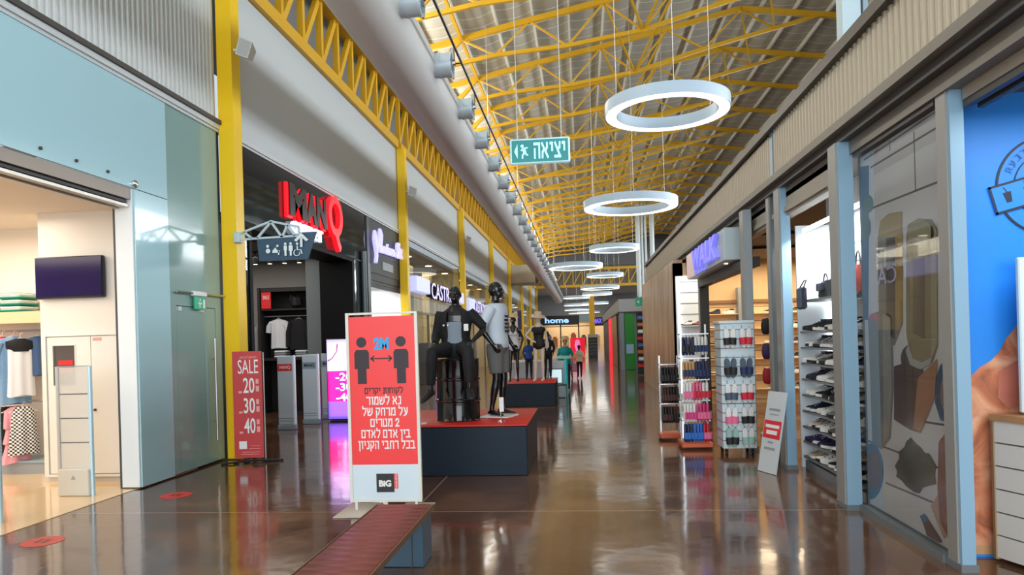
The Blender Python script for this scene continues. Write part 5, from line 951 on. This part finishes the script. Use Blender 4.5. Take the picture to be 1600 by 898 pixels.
def body(P, rings=MALE, dz=0, k=1.0, turn=0, voxel=.008, hd=True):
    mb = MB(); torso(mb, rings, dz=dz)
    for s_ in 'lr':
        arm(mb, P['s' + s_], P['e' + s_], P['w' + s_], k=k); d = Vector(P['w' + s_]) - Vector(P['e' + s_]); d = Vector(P.get('hd' + s_, d))
        hand(mb, P['w' + s_], d, P.get('hn' + s_, (1 if s_ == 'r' else -1, 0, 0)), P.get('ht' + s_, (0, -1, .2)), P.get('hc', .3), .95)
        leg(mb, P['h' + s_], P['k' + s_], P['a' + s_], k=k); foot(mb, P['a' + s_], P.get('t' + s_, (0, -1, 0)))
    if hd: head(mb, dz, turn)
    return remesh(mb, voxel)
def wear(name, mb, m, par, voxel=.011, it=5):
    return part(name, None, m, par, me=remesh(mb, voxel, it))
GB = mat('mannequin_black', (18, 20, 23), .22, coat=.3); GP = mat('mannequin_ivory', (226, 216, 200), .35); SKIN = mat('skin', (196, 146, 116), .6)
# ---- platforms, drum
PN = mat('platform_navy', (14, 34, 50), .5, spec=.3); PR = mat('platform_red', (206, 42, 36), .45)
def platform(lab, x0, x1, y0, y1, h):
    t = thing('display_platform', lab, 'platform', ((x0 + x1) / 2, (y0 + y1) / 2, 0), 'red topped platforms'); part('base', MB().rbox(x0, x1, y0, y1, .0, h - .025, .008), PN, t); part('top', MB().rbox(x0 - .012, x1 + .012, y0 - .012, y1 + .012, h - .025, h, .005), PR, t); return t
platform('near dark blue platform with red top carrying two mannequins', -2.5, -.70, 8.56, 10.45, .63); platform('far dark blue platform with red top carrying swimwear mannequins', -1.93, -.68, 17.1, 19.1, .58)
t = thing('oil_drum', 'glossy black oil drum on the near red topped platform', 'drum', (-1.64, 9.14, .63)); r = .285; prof = [(q_, z_ * .94) for q_, z_ in [(r - .01, 0), (r + .006, .008), (r, .02), (r, .26), (r + .012, .275), (r + .012, .295), (r, .31), (r, .55), (r + .012, .565), (r + .012, .585), (r, .60), (r, .83), (r + .006, .845), (r - .006, .853), (r - .02, .84), (0, .84)]]
part('shell', MB().lathe(prof, (-1.64, 9.14, .63), 40), mat('drum_black', (14, 16, 20), .16, .3, coat=.5), t); part('bung', MB().lathe([(.03, 0), (.03, .012), (0, .014)], (-1.50, 9.26, 1.415), 12), CHR, t)
# ---- seated man
P = dict(sl=(.19, 0, 1.40), el=(.385, .03, 1.19), wl=(.25, -.26, 1.02), sr=(-.19, 0, 1.40), er=(-.27, .04, 1.13), wr=(-.23, -.24, 1.02), hl=(.10, -.03, .93), kl=(.22, -.44, .90), al=(.23, -.43, .45), hr=(-.10, -.03, .93), kr=(-.23, -.44, .90), ar=(-.27, -.43, .42), tl=(.25, -1, -.3), tr=(-.45, -1, -.3), hdl=(-.2, -1, -.25), hnl=(0, 0, -1), htl=(-1, 0, 0), hdr=(.1, -1, -.3), hnr=(0, 0, -1), htr=(1, 0, 0), hc=.22)
m1 = thing('mannequin', 'black mannequin seated on the oil drum in black jacket and grey shirt', 'mannequin', (-1.64, 9.12, .63), 'mannequins on the platforms', local=True)
part('body', None, GB, m1, me=body(P, MALE, -.04))
mb = torso(MB(), MALE, 0, 1.37, .016, -.04); wear('shirt', mb, mat('shirt_grey', (136, 150, 164), .8), m1)
mb = torso(MB(), MALE, 0, 1.06, .02, -.04)
for s_ in 'lr': leg(mb, P['h' + s_], P['k' + s_], P['a' + s_], .022, .92)
wear('trousers', mb, mat('trouser_black', (22, 23, 28), .75), m1)
# open jacket: shell round the back and sides, sleeves, collar
jk = MB(); sec = []
for z, a, b in MALE:
    if 0.9 <= z <= 1.48:
        gap = R(34 - (z - .9) * 14); aa = [(-PI / 2 + gap) + (2 * PI - 2 * gap) * k / 26 for k in range(27)]
        outer = [((a + .045) * math.cos(q), (b + .04) * math.sin(q), z - .04) for q in aa]; inner = [((a + .022) * math.cos(q), (b + .02) * math.sin(q), z - .04) for q in reversed(aa)]; sec.append(outer + inner)
jk.loft(sec)
for s_ in 'lr': arm(jk, P['s' + s_], P['e' + s_], P['w' + s_], .022, 1.0 if s_ == 'r' else .55)
jk.loft([[((a) * math.cos(q), (b) * math.sin(q) + .01, z) for q in [2 * PI * k / 20 for k in range(20)]] for z, a, b in ((1.38, .15, .105), (1.45, .105, .085), (1.50, .078, .078))])
JM = mat('jacket_black', (20, 21, 26), .8); j = wear('jacket', jk, JM, m1, .010, 4)
for x, z in ((-.13, 1.24), (-.075, 1.24)): part('button', MB().lathe([(.012, .0), (.012, -.012), (0, -.014)], (x, -.155, z), 10, 'y'), WHE, j)
part('price_tag', MB().rbox(.13, .19, -.152, -.146, 1.16, 1.25, .002), WHE, m1)
for s_ in 'lr':
    sh = MB(); foot(sh, P['a' + s_], P['t' + s_], .008); part('shoe', None, shoe_mats['black'], m1, me=remesh(sh, .008, 3))
# ---- standing man
P = dict(sl=(.19, 0, 1.43), el=(.28, .06, 1.16), wl=(.27, -.10, .93), sr=(-.19, 0, 1.43), er=(-.30, .10, 1.17), wr=(-.25, -.05, .95), hl=(.095, 0, .92), kl=(.10, -.03, .50), al=(.11, .02, .085), hr=(-.095, 0, .92), kr=(-.11, -.02, .50), ar=(-.12, .06, .085), tl=(.2, -1, 0), tr=(-.3, -1, 0), htl=(0, -1, .3), htr=(0, -1, .3), hc=.3)
m2 = thing('mannequin', 'black mannequin standing in white t-shirt and grey shorts', 'mannequin', (-1.13, 9.42, .65), 'mannequins on the platforms', local=True); m2.rotation_euler = (0, 0, R(72))
part('body', None, GB, m2, me=body(P, MALE, 0, turn=R(8)))
mb = torso(MB(), MALE, .9, 1.50, .022)
for s_ in 'lr': arm(mb, P['s' + s_], P['e' + s_], P['w' + s_], .026, .5)
ts = wear('t_shirt', mb, mat('tee_white', (206, 218, 230), .85), m2)
pr = MB()
for i in range(5): pr.add([(x, -(.118 + .027) * math.sqrt(max(.05, 1 - (x / .2) ** 2)) - .003, z) for x, z in ((-.07, 1.34 - .05 * i), (.07 - .01 * (i % 2), 1.34 - .05 * i), (.06, 1.31 - .05 * i), (-.05 - .01 * (i % 2), 1.31 - .05 * i))], [(0, 1, 2, 3)])
part('chest_print', pr, shoe_mats['black'], ts)
mb = torso(MB(), MALE, 0, 1.06, .02)
for s_ in 'lr': leg(mb, P['h' + s_], P['k' + s_], P['a' + s_], .03, .42)
wear('shorts', mb, mat('shorts_grey', (104, 104, 104), .85), m2)
part('base_plate', MB().box(-.19, .19, -.2, .2, -.018, .0), WHE, m2); part('support_rod', MB().tube([(-.13, .09, .0), (-.12, .06, .35)], .008, 8), CHR, m2)
t = thing('price_stand', 'small clear price stand at the front of the near platform', 'stand', (-1.04, 8.80, .63)); part('rod', MB().tube([(-1.04, 8.80, .645), (-1.04, 8.80, .93)], .008, 8), CHR, t); part('foot', MB().lathe([(.06, 0), (.06, .012), (.01, .02)], (-1.04, 8.8, .63), 16), CHR, t); part('card', MB().box(-1.055, -1.0, 8.785, 8.79, .76, .94), WHE, t)
t = thing('price_card', 'flat white price card lying on the red platform beside the drum', 'card', (-2.05, 8.75, .63)); part('card', MB().rbox(-2.16, -1.98, 8.68, 8.84, .631, .637, .002), WHE, t); part('print', MB().box(-2.12, -2.02, 8.72, 8.735, .637, .638).box(-2.12, -2.05, 8.76, 8.775, .637, .638), GREYP, t)
# ---- swimwear mannequins
PF = dict(sl=(.155, 0, 1.42), el=(.25, .05, 1.17), wl=(.20, -.07, .96), sr=(-.155, 0, 1.42), er=(-.25, .05, 1.17), wr=(-.20, -.07, .96), hl=(.085, 0, .92), kl=(.09, -.02, .50), al=(.09, .03, .085), hr=(-.085, 0, .92), kr=(-.10, -.03, .50), ar=(-.12, .0, .085), hc=.25)
PG = dict(PF); PG.update(er=(-.36, -.02, 1.22), wr=(-.17, -.15, 1.08), hdr=(1, -.2, -.3), hnr=(0, .4, -1), htr=(0, -1, 0), el=(.2, .03, 1.16), wl=(.22, -.03, .93))
fa = body(PF, FEM, 0, .82, voxel=.010); fb = body(PG, FEM, 0, .82, voxel=.010)
def suit(off, straps=True):
    mb = torso(MB(), FEM, .84, 1.345 if not off else 1.40, .010)
    for s_ in (-1, 1):
        mb.ell((s_ * .065, -.095, 1.30), (.062, .045, .06), 14, 8)
        if straps: mb.tube([(s_ * .07, -.105, 1.34), (s_ * .085, -.07, 1.45), (s_ * .08, .0, 1.495), (s_ * .07, .08, 1.42), (s_ * .06, .10, 1.33)], .012, 8)
    if off: mb.loft([[((a) * math.cos(q), b * math.sin(q), z) for q in [2 * PI * k / 24 for k in range(24)]] for z, a, b in ((1.30, .17, .13), (1.35, .2, .14), (1.41, .19, .12), (1.43, .17, .10))])
    return remesh(mb, .010, 5)
def hat(par, z, m, brim=.19, droop=.03, band=None, y=.01):
    n = 30; rings = []
    for r_, zz in ((.085, z + .10), (.10, z + .06), (.104, z), (brim * .7, z - .01), (brim, z - droop), (brim * .99, z - droop - .012), (brim * .7, z - .022), (.10, z - .012)): rings.append([(r_ * math.cos(2 * PI * k / n), y + r_ * math.sin(2 * PI * k / n), zz + (.012 * math.sin(4 * PI * k / n) if r_ > .15 else 0)) for k in range(n)])
    h = part('hat', MB().loft(rings), m, par)
    if band: part('hat_band', MB().lathe([(.108, z + .002), (.106, z + .03)], (0, y, 0), 24), band, h)
    return h
STRAW = mat('straw', (222, 196, 138), .8, noise=.15, nscale=60)
g1 = thing('mannequin', 'black mannequin in white swimsuit and straw hat', 'mannequin', (-1.72, 17.75, .58), 'mannequins on the platforms', local=True); g1.scale = (.93,) * 3
part('body', None, GB, g1, me=fa); part('swimsuit', None, mat('suit_white', (214, 216, 222), .6), g1, me=suit(False)); hat(g1, 1.765, STRAW, .16, .01)
g2 = thing('mannequin', 'ivory mannequin in black swimsuit and wide sun hat', 'mannequin', (-1.08, 17.75, .58), 'mannequins on the platforms', local=True); g2.scale = (.95,) * 3; g2.rotation_euler = (0, 0, R(-8))
part('body', None, GP, g2, me=fb); part('swimsuit', None, mat('suit_black', (18, 18, 22), .6), g2, me=suit(True)); hat(g2, 1.745, mat('hat_cream', (222, 202, 176), .85, noise=.12, nscale=50), .22, .07, y=-.01)
def clothed(lab, loc, rz, sc, bm, top, trs, sleeve=.5, legs=.95, pose=PF, grp='mannequins on the platforms', nm='mannequin', cat='mannequin', rings=FEM, hairm=None, hatm=None, bandm=None, skirt=None, me=None, fem=.82):
    t = thing(nm, lab, cat, loc, grp, local=True); t.scale = (sc,) * 3; t.rotation_euler = (0, 0, rz); part('body', None, bm, t, me=me or body(pose, rings, 0, fem, voxel=.011))
    mb = torso(MB(), rings, .9, 1.50, .02)
    for s_ in 'lr': arm(mb, pose['s' + s_], pose['e' + s_], pose['w' + s_], .02, sleeve, fem)
    wear('top', mb, top, t, .013, 4); mb = torso(MB(), rings, 0, 1.06, .014)
    for s_ in 'lr': leg(mb, pose['h' + s_], pose['k' + s_], pose['a' + s_], .016, legs, fem)
    wear('trousers', mb, trs, t, .013, 4)
    if hairm: part('hair', MB().ell((0, .03, 1.70), (.088, .10, .112), 18, 12).tube([(0, .09, 1.72), (0, .115, 1.62), (0, .11, 1.52)], [.06, .055, .02], 12), hairm, t)
    if hatm: hat(t, 1.75, hatm, .15, .01, bandm)
    return t
g3 = clothed('black mannequin in dark clothes with a white bag behind the ivory one', (-.90, 18.45, .58), R(10), .70, GB, mat('top_dark', (24, 26, 34), .8), _M['trouser_black'], .9, me=None)
part('bag', MB().rbox(-.19, .03, -.24, -.15, 1.16, 1.40, .03), WHE, g3, label='white bag held at the chest'); part('bag_strap', MB().tube([(-.16, -.19, 1.39), (-.1, -.17, 1.46), (.02, -.12, 1.46), (.0, -.19, 1.39)], .008, 6), WHE, g3)
g4 = clothed('child mannequin in blue denim behind the two swimwear mannequins', (-1.40, 18.5, .58), R(5), .60, GB, mat('denim_blue', (36, 76, 150), .85, noise=.2, nscale=20), _M['trouser_black'], .9)
g5 = clothed('ivory child mannequin in navy striped top and white hat at the left of the platform', (-1.86, 18.85, .58), R(0), .90, GP, stripe_mat('stripe_navy', (34, 40, 74), (214, 216, 222), 2, .2, .25), shoe_mats['navy'], .5, .4, hatm=WHE, bandm=BLK)
# ================================================================== MIDDLE OF THE MALL
t = thing('distance_sign', 'red two metre distance sign in a white frame behind the bench', 'sign', (-1.98, 6.85, 0)); FRW = mat('frame_white', (226, 226, 216), .4); Xa, Xb = -2.345, -1.615; SY = 6.85
part('frame', MB().box(Xa, Xa + .03, SY - .02, SY + .02, .09, 1.975).box(Xb - .03, Xb, SY - .02, SY + .02, .09, 1.975).box(Xa, Xb, SY - .015, SY + .015, .09, .115).box(Xa, Xb, SY - .012, SY + .012, 1.955, 1.975), FRW, t)
part('panel', MB().box(Xa + .03, Xb - .03, SY - .008, SY + .008, .115, .46), mat('panel_pale_blue', (214, 230, 240), .45), t); part('red_panel', MB().box(Xa + .03, Xb - .03, SY - .008, SY + .008, .46, 1.935), mat('panel_red', (250, 64, 64), .4), t)
for x in (Xa + .06, -1.98, Xb - .06): part('leg', MB().box(x - .012, x + .012, SY - .012, SY + .012, .012, .09), FRW, t)
part('foot', MB().rbox(-2.43, -2.1, 6.55, 7.15, .0, .012, .004), mat('foot_grey', (196, 190, 178), .5), t); part('foot', MB().rbox(-1.86, -1.55, 6.55, 7.15, .0, .012, .004), _M['foot_grey'], t)
F2 = SY - .0082; FIG = mat('print_dark', (48, 36, 44), .5)
for x in (-2.19, -1.79):
    ppl = MB().lathe([(.052, 0), (.052, -.002), (0, -.0025)], (x, F2, 1.68), 20, 'y')
    ppl.prism([(-.075, -.02), (-.075, .14), (-.055, .17), (.055, .17), (.075, .14), (.075, -.02), (.045, -.02), (.045, -.17), (-.045, -.17), (-.045, -.02)], (x, F2, 1.435), X, uz, .002)
    part('person_pictogram', ppl, FIG, t, smooth=False)
ar = MB().prism([(-.1, -.006), (.1, -.006), (.1, .006), (-.1, .006)], (-1.99, F2, 1.515), X, uz, .002)
for s_ in (-1, 1): ar.prism([(s_ * .115, 0), (s_ * .075, .035), (s_ * .07, .022), (s_ * .095, 0), (s_ * .07, -.022), (s_ * .075, -.035)][::s_], (-1.99, F2, 1.515), X, uz, .002)
part('distance_arrow', ar, FIG, t, smooth=False)
part('distance_lettering', MB().text('2M', (-2.065, F2, 1.60), X, uz, .155, .125, .002, bold=.05), mat('print_cyan', (44, 170, 236), .5), t, smooth=False)
part('heading_lettering', MB().text('לקוחות יקרים'[::-1], (-2.17, F2, 1.165), X, uz, .39, .06, .002, bold=.02), FIG, t, smooth=False)
for s_, x0, x1, z in (('נא לשמור', -2.155, -1.80, 1.055), ('על מרחק של', -2.20, -1.735, .945), ('2 מטרים', -2.12, -1.825, .835), ('בין אדם לאדם', -2.215, -1.715, .725), ('בכל רחבי הקניון', -2.25, -1.67, .615)):
    s2 = s_[::-1]
    part('lettering', MB().text(s2, (x0, F2, z), X, uz, x1 - x0, .082, .002, bold=.035), WHE, t, smooth=False)
part('logo_square', MB().box(-2.075, -1.895, F2 - .002, F2, .185, .37), BLK, t); part('logo_lettering', MB().text('BiG', (-2.05, F2 - .0022, .24), X, uz, .125, .065, .001, bold=.05), WHE, t, smooth=False)
part('logo_tab', MB().box(-1.893, -1.855, F2 - .002, F2, .22, .37), _M['panel_red'], t); part('logo_tab_lettering', MB().text('FASHION', (-1.882, F2 - .0022, .365), (0, 0, -1), (1, 0, 0), .14, .018, .001), WHE, t, smooth=False)
t = thing('bench', 'low bench of reddish brown slats on dark blue boxes in front of the distance sign', 'bench', (-1.42, 4, 0)); mb = MB(); y = 5.42
while y > 2.2: mb.rbox(-1.635, -1.205, y - .106, y, .365, .40, .004); y -= .112
part('seat', mb, mat('bench_brown', (122, 62, 54), .34, noise=.12, nscale=6), t); part('edge_rail', MB().box(-1.2, -1.19, 2.25, 5.42, .36, .40).box(-1.65, -1.64, 2.25, 5.42, .36, .40), mat('bench_edge', (110, 84, 60), .4), t)
for y0 in (5.12, 2.4): part('leg', MB().rbox(-1.62, -1.212, y0, y0 + .29, 0, .362, .006), mat('bench_blue', (62, 92, 112), .35), t)
part('seam', MB().box(-1.30, -1.294, 5.116, 5.12, .0, .36), DARK, t)
t = thing('exit_sign', 'large green hanging exit sign with running man and arrow', 'sign', (-.5, 9.6, 4.0)); EG = mat('exit_teal', (8, 128, 130), .4, emit=.35)
part('frame', MB().rbox(-.905, -.085, 9.6, 9.66, 4.05, 4.40, .015), mat('exit_frame', (190, 232, 240), .4, emit=.3), t); part('face', MB().box(-.88, -.11, 9.594, 9.6, 4.075, 4.375), EG, t); EW = mat('exit_white', (176, 234, 250), .4, emit=.6)
part('lettering', MB().text('יציאה'[::-1], (-.58, 9.594, 4.115), X, uz, .43, .22, .003, bold=.035), EW, t, smooth=False); part('arrow', MB().prism([(-.845, 4.225), (-.80, 4.125), (-.80, 4.325)], (0, 9.594, 0), X, uz, .003), EW, t, smooth=False)
rm = MB().lathe([(.022, 0), (.022, -.003), (0, -.003)], (-.735, 9.594, 4.295), 14, 'y')
for a, b, w_ in (((-.72, 4.27), (-.70, 4.20), .045), ((-.715, 4.265), (-.66, 4.27), .018), ((-.72, 4.26), (-.755, 4.235), .018), ((-.70, 4.2), (-.66, 4.165), .02), ((-.705, 4.2), (-.735, 4.17), .022), ((-.735, 4.17), (-.735, 4.125), .02)): rm.bar((a[0], 9.5925, a[1]), (b[0], 9.5925, b[1]), w_, .003, up=(0, 1, 0))
part('running_man', rm, EW, t, smooth=False)
for x in (-.8, -.2): part('cable', MB().tube([(x, 9.63, 4.40), (x, 9.63, ztop(x) + .1)], .006, 5), WIRE, t)
# kiosk with screen, stool, bust
t = thing('kiosk', 'white kiosk with a lit screen and turquoise side panel behind the far platform', 'kiosk', (-1.2, 20, 0)); KW = mat('kiosk_white', (196, 204, 212), .4); TQ = mat('turquoise', (40, 196, 206), .35, emit=.15)
part('body', MB().rbox(-2.1, -.50, 19.4, 21, .0, 1.02, .02), KW, t); part('side_panel', MB().rbox(-.50, -.44, 19.38, 21, .0, 1.05, .015), TQ, t); part('counter_top', MB().rbox(-.72, -.34, 19.5, 21.1, 1.06, 1.11, .01), mat('mint_top', (126, 214, 196), .4), t)
sc_ = part('screen', MB().box(-.92, -.58, 19.385, 19.4, .42, .78), mat('screen_pale', (206, 236, 244), .3, emit=.7), t); part('screen_frame', MB().box(-.96, -.92, 19.38, 19.4, .38, .82).box(-.58, -.54, 19.38, 19.4, .38, .82).box(-.92, -.58, 19.38, 19.4, .78, .82).box(-.92, -.58, 19.38, 19.4, .38, .42), mat('screen_grey', (120, 144, 156), .4), sc_)
part('papers', MB().rbox(-1.7, -1.35, 19.6, 19.9, 1.02, 1.05, .004), WHE, t)
t = thing('stool', 'black square framed stool beside the far platform', 'stool', (-.55, 18.2, 0)); part('seat', MB().rbox(-.66, -.42, 18.0, 18.3, .42, .46, .01), BLK, t)
for x, y in ((-.65, 18.01), (-.43, 18.01), (-.65, 18.29), (-.43, 18.29)): part('leg', MB().box(x - .012, x + .012, y - .012, y + .012, 0, .42), BLK, t)
part('stretcher', MB().bar((-.65, 18.01, .1), (-.43, 18.01, .1), .02, .02), BLK, t)
b1 = clothed('mannequin in turquoise shirt and straw hat behind the white kiosk', (-.52, 21.6, 0), R(0), .92, SKIN, mat('shirt_teal', (16, 146, 150), .8), shoe_mats['navy'], .5, .95, hatm=STRAW, grp=None)
HAIR = mat('hair_dark', (22, 18, 18), .6)
# two people walking away, seen from behind
PW = dict(PF); PW.update(el=(.24, .0, 1.17), wl=(.26, -.06, .94), er=(-.22, .0, 1.17), wr=(-.24, -.05, .93), kl=(.09, -.12, .52), al=(.09, -.05, .12), kr=(-.09, .02, .50), ar=(-.09, .16, .10))
bp = body(PW, FEM, 0, .9, voxel=.013)
clothed('person with dark hair in a cream shirt and dark trousers walking away', (-.12, 28.0, 0), R(175), .74, SKIN, mat('shirt_cream', (214, 196, 170), .85), mat('trousers_dark', (28, 26, 34), .8), .7, .95, pose=PW, grp='people walking in the mall', nm='person', cat='person', hairm=HAIR, me=bp)
clothed('child in grey blue top walking beside the person in the cream shirt', (-.50, 28.2, 0), R(190), .52, SKIN, mat('top_greyblue', (96, 112, 140), .85), mat('trousers_grey', (92, 88, 96), .8), .5, .95, pose=PW, grp='people walking in the mall', nm='person', cat='person', hairm=HAIR, me=bp.copy())
t = thing('shopping_trolley', 'pink pushcart between the two walking people', 'trolley', (-.3, 28.6, 0)); part('basket', MB().rbox(-.44, -.2, 28.5, 28.9, .25, .62, .04), mat('trolley_pink', (226, 150, 190), .5), t); part('handle', MB().tube([(-.42, 28.5, .6), (-.42, 28.35, .72), (-.22, 28.35, .72), (-.22, 28.5, .6)], .014, 8), STEEL, t)
for x, y in ((-.42, 28.55), (-.22, 28.55), (-.42, 28.85), (-.22, 28.85)): part('wheel', MB().lathe([(.06, -.015), (.06, .015)], (x, y, .06), 14, 'x').bar((x, y, .06), (x, y, .27), .02, .02), BLK, t)
# ================================================================== FAR END
# second unit on the right
struct('wall_second_unit', MB().box(1.86, 6, 34.1, 60, 0, 3.38), mat('unit_grey', (112, 116, 118), .6)); struct('trim_49', MB().box(1.80, 6, 34.0, 60.1, 2.78, 3.4), mat('unit_fascia', (158, 160, 160), .45, .2)); struct('trim_50', MB().box(1.78, 6, 33.98, 60.1, 2.72, 2.79).box(1.78, 6, 33.98, 60.1, 3.4, 3.46), DARK)
post(1.83, 2.02, 33.9, 34.08, 'grey corner post beside the green panel far down on the right', 2.72, COLD)
t = thing('green_panel', 'bright green panel with a pale poster at the end of the second unit', 'panel', (2.25, 34, 0)); part('panel', MB().box(2.05, 2.52, 34.02, 34.09, .02, 2.7), mat('panel_green', (14, 128, 24), .4), t); part('poster', MB().box(2.1, 2.45, 34.0, 34.02, .78, 1.22), mat('poster_pale', (150, 178, 206), .4, noise=.3, nscale=10), t)
t = thing('red_light_panel', 'glowing red upright panel on the side of the second unit', 'panel', (1.83, 45, 0)); part('panel', MB().box(1.76, 1.84, 42.6, 46.2, .02, 2.7), mat('panel_red_lit', (255, 26, 56), .4, emit=.9), t); part('cap', MB().box(1.75, 1.84, 46.2, 46.5, .02, 2.7), DARK, t)
t = thing('wood_panel', 'warm wooden panel between the red light panel and the green corner', 'panel', (1.83, 38.5, 0)); part('panel', MB().box(1.80, 1.84, 36.4, 42.3, .02, 2.7), mat('panel_wood', (176, 136, 92), .4, noise=.2, nscale=2), t); part('edge', MB().box(1.79, 1.84, 36.2, 36.4, .02, 2.7), DARK, t)
t = thing('product_rack', 'tall black rack of small coloured goods beyond the wooden wall', 'rack', (2.3, 30, 0)); part('back_panel', MB().box(2.26, 2.9, 29.4, 29.5, .02, 2.6), BLK, t)
for i in range(8): part('shelf', MB().box(2.26, 2.9, 29.2, 29.4, .3 + .28 * i, .32 + .28 * i), BLK, t); part('goods', MB().rbox(2.28 + .02 * (i % 2), 2.5, 29.22, 29.38, .32 + .28 * i, .47 + .28 * i, .02), [RED, WHE, mat('goods_orange', (216, 120, 60), .6), mat('goods_blue', (90, 120, 180), .6)][i % 4], t)
t = thing('exit_sign', 'small green exit box hanging at the end of the wooden wall', 'sign', (2.1, 26, 2.8)); part('box', MB().rbox(1.98, 2.28, 26.0, 26.15, 2.72, 3.02, .01), GRN, t); part('bracket', MB().box(2.1, 2.16, 25.78, 26.0, 3.02, 3.08).box(2.1, 2.16, 26.0, 26.1, 3.015, 3.08).box(2.2, 2.26, 25.745, 26.0, 3.02, 3.08), STEEL, t); part('arrow', MB().prism([(2.04, 2.87), (2.12, 2.80), (2.12, 2.94)], (0, 26.0, 0), X, uz, .004), WHE, t)
# pale round service pipes and a hall column above the right unit
for i, x in enumerate((5.1, 5.45, 5.75, 6.3)):
    tag(part('service_pipe', MB().tube([(x, 62, 0), (x, 62, ztop(x) + .1)], .1 if i in (1, 2) else .2, 14), mat('pipe_white', (214, 224, 226), .4), org=(x, 62, 0)), ['leftmost', 'second', 'third', 'rightmost'][i] + ' of the four pale upright pipes beside the third ring lamp', 'pipe', 'pale upright pipes')
Yc, Zc = wx(1326, 10, 3.0)
t = thing('hall_column', 'pale blue steel column rising above the right fascia at the top edge', 'column', (3.0, Yc, 4.1)); part('shaft', MB().box(2.9, 3.09, Yc - .09, Yc + .09, 4.1, ztop(3) + .1), mat('column_pale', (196, 218, 228), .4), t); part('flange', MB().box(3.11, 3.16, Yc - .11, Yc + .11, 4.1, ztop(3) + .1), GREYM, t)
# column and displays down the middle
t = thing('steel_column', 'yellow column standing in the middle far down the mall', 'column', (1.2, 79.7, 0), 'yellow columns along the shopfronts'); part('shaft', MB().box(.9, 1.5, 79.62, 79.9, .02, 7.2), YEL, t); part('base_plate', MB().box(.8, 1.6, 79.5, 80, 0, .02), DARK, t)
t = thing('poster_stand', 'glowing red and pink poster stand behind the walking people', 'poster', (-.3, 58, 0)); part('panel', MB().rbox(-.95, .25, 58, 58.1, .02, 1.55, .01), mat('poster_red_lit', (240, 24, 50), .4, emit=.7), t); part('figure_print', MB().prism([(-.2, .3), (.1, .5), (.12, .95), (.05, 1.3), (-.12, 1.4), (-.28, 1.3), (-.36, .9)], (-.25, 57.998, .02), X, uz, .004), mat('poster_pink', (255, 130, 210), .4, emit=.7), t)
t = thing('display_shelving', 'black display shelving with white lines far down the mall', 'shelving', (.9, 57, 0)); part('body', MB().rbox(.5, 1.25, 57, 57.3, .0, 1.55, .01), BLK, t)
for i in range(5): part('shelf_edge', MB().box(.55, 1.2, 56.99, 57, .25 + .26 * i, .28 + .26 * i), GREYP, t)
part('top_sign', MB().box(.5, 1.25, 57.05, 57.15, 1.55, 1.8), WHE, t)
# far stores
FS = mat('far_interior', (206, 184, 150), .7)
struct('wall_far_store', MB().box(-9.4, 14, 141, 141.2, 0, 6), FS); struct('ceiling_far_store', MB().box(-9.4, 14, 136, 141, 4.6, 4.8), FS); struct('floor_far_store', MB().box(-9.4, 14, 137, 141, -.1, 0), _M['cream_tile'])
struct('wall_far_store_side', MB().box(-9.6, -9.4, 137, 141, 0, 6), FS); struct('wall_far_store_end', MB().box(13.9, 14.1, 136, 141, 0, 6), FS)
lamp('light_far_store', (-3, 138.5, 4.5), 8, 4, 420, (1, .88, .68)); lamp('light_far_store', (6, 138.5, 4.5), 8, 4, 330, (1, .9, .74)); lamp('light_far_hall', (0, 108, 9.3), 8, 46, 2600, (1, .96, .9))
def farsign(lab, x0, x1, z0, z1, s, m, tx0, tx1):
    t = thing('shop_sign', lab, 'sign', ((x0 + x1) / 2, 135.4, z0)); part('board', MB().rbox(x0, x1, 135.1, 135.38, z0, z1, .02), BLK, t)
    if s: part('lettering', MB().text(s, (tx0, 135.1, z0 + (z1 - z0) * .22), X, uz, tx1 - tx0, (z1 - z0) * .6, .06, bold=.03), m, t, smooth=False)
    part('fixing', MB().box(x0 + .2, x1 - .2, 135.38, 135.41, z0 + .2, z1 - .2), DARK, t)
farsign('black far store sign reading home in pale blue letters', -8.9, -.6, 3.9, 5.7, 'home', mat('letters_blue_lit', (150, 196, 255), .4, emit=1.2), -6.95, -2.4); farsign('dark far sign with small violet letters at the right of the yellow column', 2.0, 4.2, 3.7, 5.2, 'MAX', mat('letters_violet_lit', (120, 96, 255), .4, emit=1.2), 2.3, 3.9)
t = thing('storefront', 'far end store front with pale header and slim posts', 'shop front', (1, 135.3, 0)); part('header', MB().box(-9.3, 9, 135.42, 135.5, 5.7, 5.9), HDR, t); part('header_panel', MB().box(-.5, 1.9, 135.42, 135.5, 4.4, 5.7), mat('header_teal', (150, 180, 186), .4), t); part('transom', MB().box(-9.3, 9, 135.42, 135.5, 3.55, 3.7), DARK, t)
for x in (-4, -.55, 1.9, 4.3, 9): part('post', MB().box(x - .12, x + .12, 135.42, 135.5, 0, 5.7), DARK, t)
for i, (x, h, c) in enumerate(((-6.4, 1.9, 2), (-5.2, 1.4, 0), (-3, 1.7, 1), (-1.6, 2.1, 0), (.4, 1.6, 2), (3, 1.8, 1), (5.4, 2.0, 0), (7.4, 1.5, 2))):
    t = thing('display_stand', '%s goods display from the left inside the far end stores' % ORD[i], 'display stand', (x, 138, 0), 'displays in the far stores'); part('body', MB().rbox(x - .5, x + .5, 137.6, 138.2, .0, h, .03), _M['display_%d' % c], t); part('top_goods', MB().rbox(x - .35, x + .3, 137.7, 138.1, h, h + .3, .05), [RED, WHE, shoe_mats['navy']][c], t)
